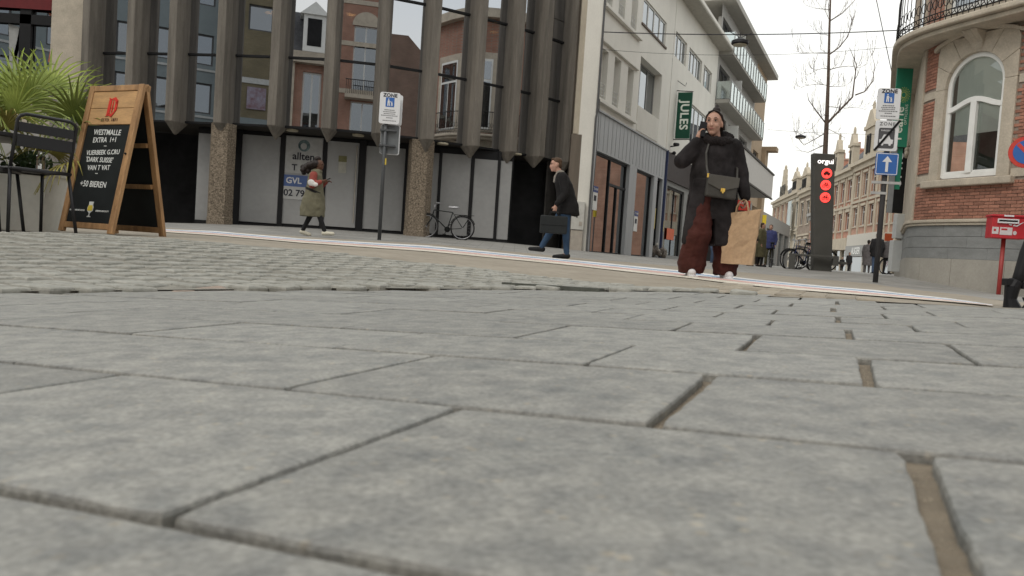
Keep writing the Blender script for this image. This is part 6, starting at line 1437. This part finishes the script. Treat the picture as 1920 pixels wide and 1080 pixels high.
for k in range(15):
    a = 2 * pi * k / 15; s.ell((-.035 + .125 * cos(a), -.005 + .10 * sin(a), 1.415 + .03 * sin(a) + .012 * (k % 2)), (.062, .055, .052), n=10, m=7)
s.ell((.05, .06, 1.46), (.13, .08, .07), n=12, m=8); cloth(wm, 'fur_collar', s, M_fur, .010, 1, .02, .02)
M_wine = mat('wine_trousers', (.058, .017, .013), .85, .25, 4, .3)
s = MB()
for L, sx in (('L', -1), ('R', 1)):
    a, k_, h_ = J['an' + L], J['kn' + L], J['hi' + L]; f_ = -.0
    s.loft([(a.x - .0, a.y - .02, .045, .125 if sx < 0 else .115, .12), (a.x - .005, a.y - .02, .13, .148 if sx < 0 else .125, .14), (a.x, a.y - .02, .22, .142 if sx < 0 else .122, .135), (k_.x, k_.y, .45, .125, .13), (k_.x * .8 + h_.x * .2, k_.y * .6, .65, .115, .125), (h_.x, h_.y, .92, .12, .125)], 20, wob=.055, seed=5 + sx)
cloth(wm, 'trousers', s, M_wine, .010, 2, .035, .09)
for L in 'LR':
    a, t_ = J['an' + L], J['to' + L]; s = MB(); s.caps(a + P3(0, .03, -.055), t_ + P3(0, -.02, .02), .045, .04, 12); s.box(min(a.x, t_.x) - .035, max(a.x, t_.x) + .035, t_.y - .06, a.y + .07, .0, .022); cloth(wm, 'shoe', s, M_shoe, .007, 3)
ph = MB(); d = J['hdL'].normalized(); c = J['wrL'] + d * .10 + P3(.030, -.012, .01); Tm = Matrix.Translation(c) @ d.to_track_quat('Z', 'Y').to_matrix().to_4x4(); ph.box(-.006, .006, -.036, .036, -.075, .075, 0, Tm)
tag(ph.build('phone', mat('phone_black', (.008, .008, .01), .2), None, bevel=.003), 'black mobile phone held to the ear of the woman in the padded coat', 'phone'); bpy.data.objects['phone'].location = W0
# shoulder bag
hb2 = thing('handbag', 'dark grey leather shoulder bag with gold clasp worn across the woman in the coat', 'handbag', W0 + P3(.015, -.205, .93), R(4))
M_lea = mat('grey_leather', (.055, .052, .046), .45, .12, 10, .2); M_gold = mat('gold', (.65, .42, .10), .3, .1, metal=.9)
T = Matrix.Rotation(R(4), 4, 'Y')
MB().box(-.155, .155, -.035, .045, -.115, .10, 0, T).build('bag_body', M_lea, hb2, bevel=.018)
MB().prism([(-.158, .105), (-.158, .01), (0, -.045), (.158, .01), (.158, .105)][::-1], -.048, -.037, 0, T).build('flap', mat('grey_leather_light', (.085, .08, .07), .45, .1), hb2, bevel=.004)
MB().box(-.022, .022, -.060, -.049, -.055, -.02, 0, T).box(-.009, .009, -.066, -.0605, -.07, -.02, 0, T).build('clasp', M_gold, hb2, bevel=.002)
MB().tube([(-.150, -.01, .11), (-.16, .03, .2), (-.165, .06, .33), (-.13, .10, .44), (-.05, .17, .50)], .011, 6).build('strap', M_lea, hb2); MB().tube([(-.152, -.03, .08), (-.152, -.03, .12)], .014, 8).build('ring', M_gold, hb2)
MB().tube([(.150, .0, .09), (.19, .12, .2), (.2, .3, .33)], .011, 6).build('strap', M_lea, hb2)
# paper bag
pb2 = thing('paper_bag', 'brown paper carrier bag hanging from the right hand of the woman in the coat', 'bag', W0 + P3(.275, -.10, .165), R(-22))
M_pap = mat('kraft_paper', (.43, .29, .17), .85, .12, 5, .35, fine=(40, .06))
s = MB(); rn = random.Random(8); rr = []; N_ = 9
for i in range(N_ + 1):
    f = i / N_; z = .54 * f; ring = []
    wx = .155 + .012 * f; wy = .075 - .02 * f
    for (cx, cy, nx_, ny_) in ((-1, -1, 6, 0), (1, -1, 0, 3), (1, 1, -6, 0), (-1, 1, 0, -3)):
        m_ = 6 if nx_ else 3
        for k in range(m_):
            x = cx + (2 * k / m_ * (1 if nx_ > 0 else -1) if nx_ else 0); y = cy + (2 * k / m_ * (1 if ny_ > 0 else -1) if ny_ else 0)
            fold = -.02 * (1 - abs(y)) if abs(x) == 1 else 0
            ring.append((x * (wx + fold * (x if 0 else 1)) + .03 * f - .015 + rn.gauss(0, .0035), y * wy + rn.gauss(0, .005), z + .05 * f * x * -0. + (.03 * f * x) + rn.gauss(0, .002)))
    rr.append(ring)
s.rings(rr, cap=False); s.f.append(tuple(range(len(rr[0]) - 1, -1, -1))); s.mi.append(0)
o = s.build('bag_wall', M_pap, pb2); o.modifiers.new('so', 'SOLIDIFY').thickness = .003
for y in (-.06, .05): MB().tube([(-.06, y, .50), (-.055, y, .58), (-.03, 0.02, .645), (.0, .05, .665), (.03, .02, .645), (.055, y, .58), (.065, y, .52)], .007, 6).build('handle', M_pap, pb2)

# the man with the briefcase, walking to the left
M0 = at(1047, 485, 13.4); mn = thing('person', 'man in dark jacket and blue jeans striding left with a black briefcase', 'person', M0)
J = dict(hip=P3(.06, 0, .90), belly=P3(.04, 0, 1.08), chest=P3(-.01, 0, 1.30), neck=P3(-.08, 0, 1.47), head=P3(-.155, 0, 1.60), shL=P3(-.03, -.17, 1.40), shR=P3(-.03, .17, 1.40), elL=P3(.02, -.24, 1.10), wrL=P3(-.12, -.24, .90), elR=P3(.16, .22, 1.12), wrR=P3(.18, .2, .9),
         hiL=P3(.06, -.09, .88), hiR=P3(.06, .09, .88), knL=P3(.09, -.09, .48), anL=P3(.13, -.09, .10), toL=P3(-.05, -.09, .03), knR=P3(-.13, .09, .52), anR=P3(-.30, .09, .19), toR=P3(-.47, .09, .14), face=P3(-1, -.12, -.10), hdL=P3(-.1, 0, -1), hpL=P3(-.3, 1, 0), cuL=1.1, hdR=P3(0, 0, -1), hpR=P3(0, -1, 0), hs=1.03)
q, Rm, hs = body(mn, J, M_skin, vox=.011)
M_hb = mat('brown_hair', (.07, .04, .022), .6, .3, 30); face(mn, q, Rm, hs, M_hb, mat('lips_rose', None))
s = MB(); s.ell(q(0, -.025, .060), (.080, .092, .075), Rm, 16, 10); s.ell(q(0, -.06, .01), (.074, .05, .08), Rm, 12, 8); s.ell(q(0, .04, .105), (.055, .04, .022), Rm, 10, 6); cloth(mn, 'hair', s, M_hb, .009, 2)
s = MB(); s.loft([(.11, 0, .76, .20, .20), (.09, 0, .95, .19, .20), (.05, 0, 1.12, .165, .19), (.0, 0, 1.28, .155, .20), (-.03, 0, 1.40, .12, .17), (-.06, 0, 1.48, .08, .09)], 22, wob=.015)
for L in 'LR': s.caps(J['sh' + L], J['el' + L], .080, .068, 14); s.caps(J['el' + L], J['el' + L].lerp(J['wr' + L], .88), .066, .05, 14)
s.caps((.16, -.05, .82), (.24, -.05, .78), .08, .05, 10); cloth(mn, 'jacket', s, mat('dark_jacket', (.011, .010, .010), .8, .3, 6, .3), .014, 3, .02, .12)
s = MB(); s.tube([(-.10, -.04, 1.46), (-.13, 0, 1.40), (-.145, 0, 1.30)], [.045, .05, .04], 10); s.ell((-.07, 0, 1.49), (.075, .08, .035)); cloth(mn, 'scarf', s, mat('grey_scarf', (.22, .20, .17), .9, .3, 20), .012, 2)
s = MB()
for L in 'LR': s.caps(J['hi' + L], J['kn' + L], .098, .070, 14); s.caps(J['kn' + L], J['an' + L], .068, .050, 14)
cloth(mn, 'jeans', s, mat('blue_jeans', (.035, .065, .115), .85, .25, 6, .3), .013, 2, .01, .08)
for L in 'LR':
    a, t_ = J['an' + L], J['to' + L]; s = MB(); s.caps(a + P3(.02, 0, -.045), t_ + P3(-.03, 0, .0), .048, .036, 12); cloth(mn, 'shoe', s, M_black(), .01, 2)
bc = thing('briefcase', 'black soft briefcase carried by the walking man', 'briefcase', M0 + P3(-.135, -.25, .42), 0)
MB().box(-.23, .23, -.06, .06, 0, .30).build('case_body', mat('black_case', (.018, .02, .02), .6, .15, 8), bc, bevel=.02); MB().box(-.225, .225, -.068, -.061, .14, .285).build('flap', mat('black_case', None), bc, bevel=.003); MB().tube([(-.08, 0, .30), (-.07, 0, .36), (.07, 0, .36), (.08, 0, .30)], .012, 6).build('handle', M_black(), bc)

# the woman in khaki walking to the right, looking at her phone
F0 = at(588, 443, 16.67); fw = thing('person', 'woman with big dark curly hair in khaki coat with red and white sleeves walking right', 'person', F0)
J = dict(hip=P3(-.02, 0, .90), belly=P3(-.02, 0, 1.06), chest=P3(-.02, 0, 1.25), neck=P3(.0, 0, 1.40), head=P3(.045, 0, 1.52), shL=P3(-.03, -.15, 1.33), shR=P3(-.02, .15, 1.33), elL=P3(-.03, -.22, 1.08), wrL=P3(.16, -.20, 1.17), elR=P3(.04, .2, 1.10), wrR=P3(.2, .08, 1.2), hiL=P3(-.02, -.08, .88), hiR=P3(-.02, .08, .88),
         knL=P3(.10, -.08, .50), anL=P3(.25, -.08, .12), toL=P3(.40, -.08, .08), knR=P3(-.10, .08, .48), anR=P3(-.26, .08, .12), toR=P3(-.14, .08, .03), face=P3(1, -.25, -.22), hdL=P3(1, 0, .25), hpL=P3(0, 1, .2), cuL=.8, hdR=P3(1, -.4, .1), hpR=P3(0, -.3, -1), hs=1.0)
q, Rm, hs = body(fw, J, M_skd, vox=.013)
face(fw, q, Rm, hs, M_hair, mat('lips_dark', (.12, .04, .035), .5))
s = MB(); rn = random.Random(4)
for k in range(30): a = rn.uniform(0, 1); s.ell(q(0, -.06, .05) + P3(-.34 * a + .02, rn.gauss(0, .05), -.16 * a + rn.gauss(0, .05)), [.075 - .02 * a] * 3, n=8, m=6)
cloth(fw, 'hair', s, M_hair, .014, 1, .02, .03)
M_kh = mat('khaki_coat', (.135, .125, .08), .8, .2, 5, .3)
s = MB(); s.loft([(-.06, 0, .42, .27, .21), (-.05, 0, .60, .27, .21), (-.04, 0, .80, .24, .20), (-.03, 0, .98, .19, .17), (-.03, 0, 1.15, .17, .17), (-.03, 0, 1.30, .15, .16), (-.01, 0, 1.40, .10, .10)], 22, wob=.03, seed=2); s.ell((.0, 0, 1.39), (.12, .11, .06)); cloth(fw, 'coat', s, M_kh, .015, 3, .03, .12)
s = MB()
for L in 'LR': s.caps(J['sh' + L] + P3(0, 0, -.03), J['el' + L], .085, .078, 12); s.caps(J['el' + L], J['el' + L].lerp(J['wr' + L], .85), .075, .05, 12)
cloth(fw, 'sleeves', s, mat('red_sleeve', (.24, .045, .032), .8, .2, 6), .014, 3)
MB().ell((-.035, -.275, 1.12), (.085, .03, .07), Matrix.Rotation(.5, 3, 'Y')).ell((.05, -.285, 1.09), (.06, .02, .045)).build('sleeve_patch', mat('white_patch', (.6, .58, .55), .8), fw, smooth=True)
MB().rings([[(-.03 + .20 * cos(a), .18 * sin(a), z + .07 * cos(a) * -1) for a in [i * pi / 8 for i in range(16)]] for z in (.94, .99)]).build('belt', M_black(), fw)
s = MB()
for L in 'LR': s.caps(J['hi' + L], J['kn' + L], .09, .065, 12); s.caps(J['kn' + L], J['an' + L], .063, .045, 12)
cloth(fw, 'trousers', s, M_black(), .014, 2)
for L in 'LR':
    a, t_ = J['an' + L], J['to' + L]; s = MB(); s.caps(a + P3(-.02, 0, -.04), t_ + P3(.03, 0, .0), .05, .04, 12); cloth(fw, 'shoe', s, mat('cream_shoe', (.55, .52, .42), .6), .01, 2)
fp = MB(); fp.box(-.04, .04, -.04, .04, -.006, .006, 0, Matrix.Translation((.29, -.13, 1.235)) @ Matrix.Rotation(-.6, 4, 'Y')); o = fp.build('phone', mat('phone_black', None), None); o.location = F0; tag(o, 'phone in the hand of the woman in khaki', 'phone')

# passers-by far down the street
def passer(label, x, yb, Y, h, top, low, rz, hair=M_hair, stride=.1, bulk=1., wide=0, skin=M_skin):
    p = at(x, yb, Y); t = thing('person', label, 'person', p, rz); k = h / 1.75
    v = lambda *a: Vector(a) * k
    st = stride
    J = dict(hip=v(0, 0, .92), belly=v(0, 0, 1.08), chest=v(0, 0, 1.28), neck=v(0, -.01, 1.45), head=v(0, -.02, 1.58), shL=v(-.17, 0, 1.38), shR=v(.17, 0, 1.38), elL=v(-.23, .02, 1.10), wrL=v(-.22, -.06, .88), elR=v(.23, .04, 1.10), wrR=v(.22, -.04, .88), hiL=v(-.09, 0, .88), hiR=v(.09, 0, .88),
             knL=v(-.09, -st, .50), anL=v(-.10, -st * .8, .09), toL=v(-.11, -st * .8 - .15, .03), knR=v(.09, st * .4, .50), anR=v(.10, st, .09), toR=v(.11, st - .15, .03), face=P3(0, -1, -.1), hdL=P3(0, -.1, -1), hpL=P3(1, 0, 0), hdR=P3(0, -.1, -1), hpR=P3(-1, 0, 0), hs=k)
    q, Rm, hs = body(t, J, skin, k, .022 if Y > 26 else .016)
    s = MB(); s.ell(q(0, -.028, .05), (.082 * k, .088 * k, .082 * k), Rm, 12, 8); s.ell(q(0, -.06, 0), (.074 * k, .05 * k, .09 * k), Rm, 10, 6); cloth(t, 'hair', s, hair, .016, 1)
    s = MB(); s.loft([(0, 0, a * k, rx * k * bulk, ry * k * bulk) for a, rx, ry in ((.72 - wide, .21, .17), (.95, .20, .16), (1.15, .20, .155), (1.32, .20, .14), (1.42, .15, .11), (1.48, .08, .08))], 16, wob=.02)
    for L in 'LR': s.caps(J['sh' + L], J['el' + L], .075 * k * bulk, .065 * k * bulk, 10); s.caps(J['el' + L], J['el' + L].lerp(J['wr' + L], .85), .062 * k, .05 * k, 10)
    cloth(t, 'coat', s, top, .02, 2, .02, .1)
    s = MB()
    for L in 'LR': s.caps(J['hi' + L], J['kn' + L], .095 * k, .07 * k, 10); s.caps(J['kn' + L], J['an' + L], .068 * k, .05 * k, 10)
    cloth(t, 'trousers', s, low, .02, 1)
    for L in 'LR': s = MB(); s.caps(J['an' + L] + v(0, .02, -.045), J['to' + L] + v(0, -.02, 0), .042 * k, .036 * k, 8); cloth(t, 'shoe', s, M_black(), .015, 1)
    return t
C_bk = mat('cloth_black', (.018, .017, .018), .8, .3, 8); C_ol = mat('cloth_olive', (.10, .09, .05), .85, .3, 8); C_bl = mat('cloth_blue', (.04, .05, .16), .8, .3, 8); C_jn = mat('cloth_denim', (.05, .08, .14), .85, .2, 8); C_gr = mat('cloth_grey', (.11, .10, .10), .85, .3, 8); C_rd = mat('cloth_rust', (.20, .07, .04), .85, .3, 8)
passer('man in black coat right beside the paper bag', 1404, 500, 27, 1.82, C_bk, C_bk, R(20), M_hb)
passer('person in long olive coat among the passers-by left of the blue bicycle', 1424, 500, 28.5, 1.66, C_ol, C_bk, R(60), mat('brown_hair', None), wide=.35, bulk=1.15)
passer('person in blue jacket beside the olive coat, near the blue bicycle', 1440, 499, 29.5, 1.62, C_bl, C_ol, R(-30), M_hb, bulk=1.1)
passer('man in black jacket and blue jeans standing behind the one way sign pole', 1640, 514, 33, 1.80, C_bk, C_jn, R(170), mat('grey_hair', (.2, .18, .16), .7), 0.04, 1.15)
passer('person in grey coat standing left of the man in blue jeans', 1624, 513.5, 36, 1.62, C_gr, C_gr, R(150), M_hair, 0.03, 1.1, wide=.3)
passer('person in dark jacket bending by the red bicycle', 1661, 514, 33, 1.66, C_gr, C_bk, R(120), mat('grey_hair', None), .05, 1.2)
passer('distant walker in black with a pale bag strap on the far street', 1590, 513, 62, 1.75, C_bk, C_bk, R(10))
passer('small distant walker left of another on the far street', 1577, 513, 66, 1.45, C_bk, C_bk, R(-10))
passer('walker in blue jeans seen between the legs of the woman in the coat', 1334, 497, 29, 1.70, C_bk, C_jn, R(15), stride=.18)
passer('person in rust red top half hidden by the paper bag', 1413, 499, 31, 1.72, C_rd, C_bk, R(-15))

GRP = {'bicycle': 'bicycles parked along the street', 'house': 'terraced houses of the far street', 'chimney': 'chimneys on the far roofs', 'traffic sign': 'traffic signs on poles', 'cable': 'overhead wires', 'person': 'people walking and standing in the street', 'sign': 'shop signs along the street'}
for o in C.objects:
    if o.parent is None and o.get('category') in GRP and not o.get('group'): o['group'] = GRP[o['category']]
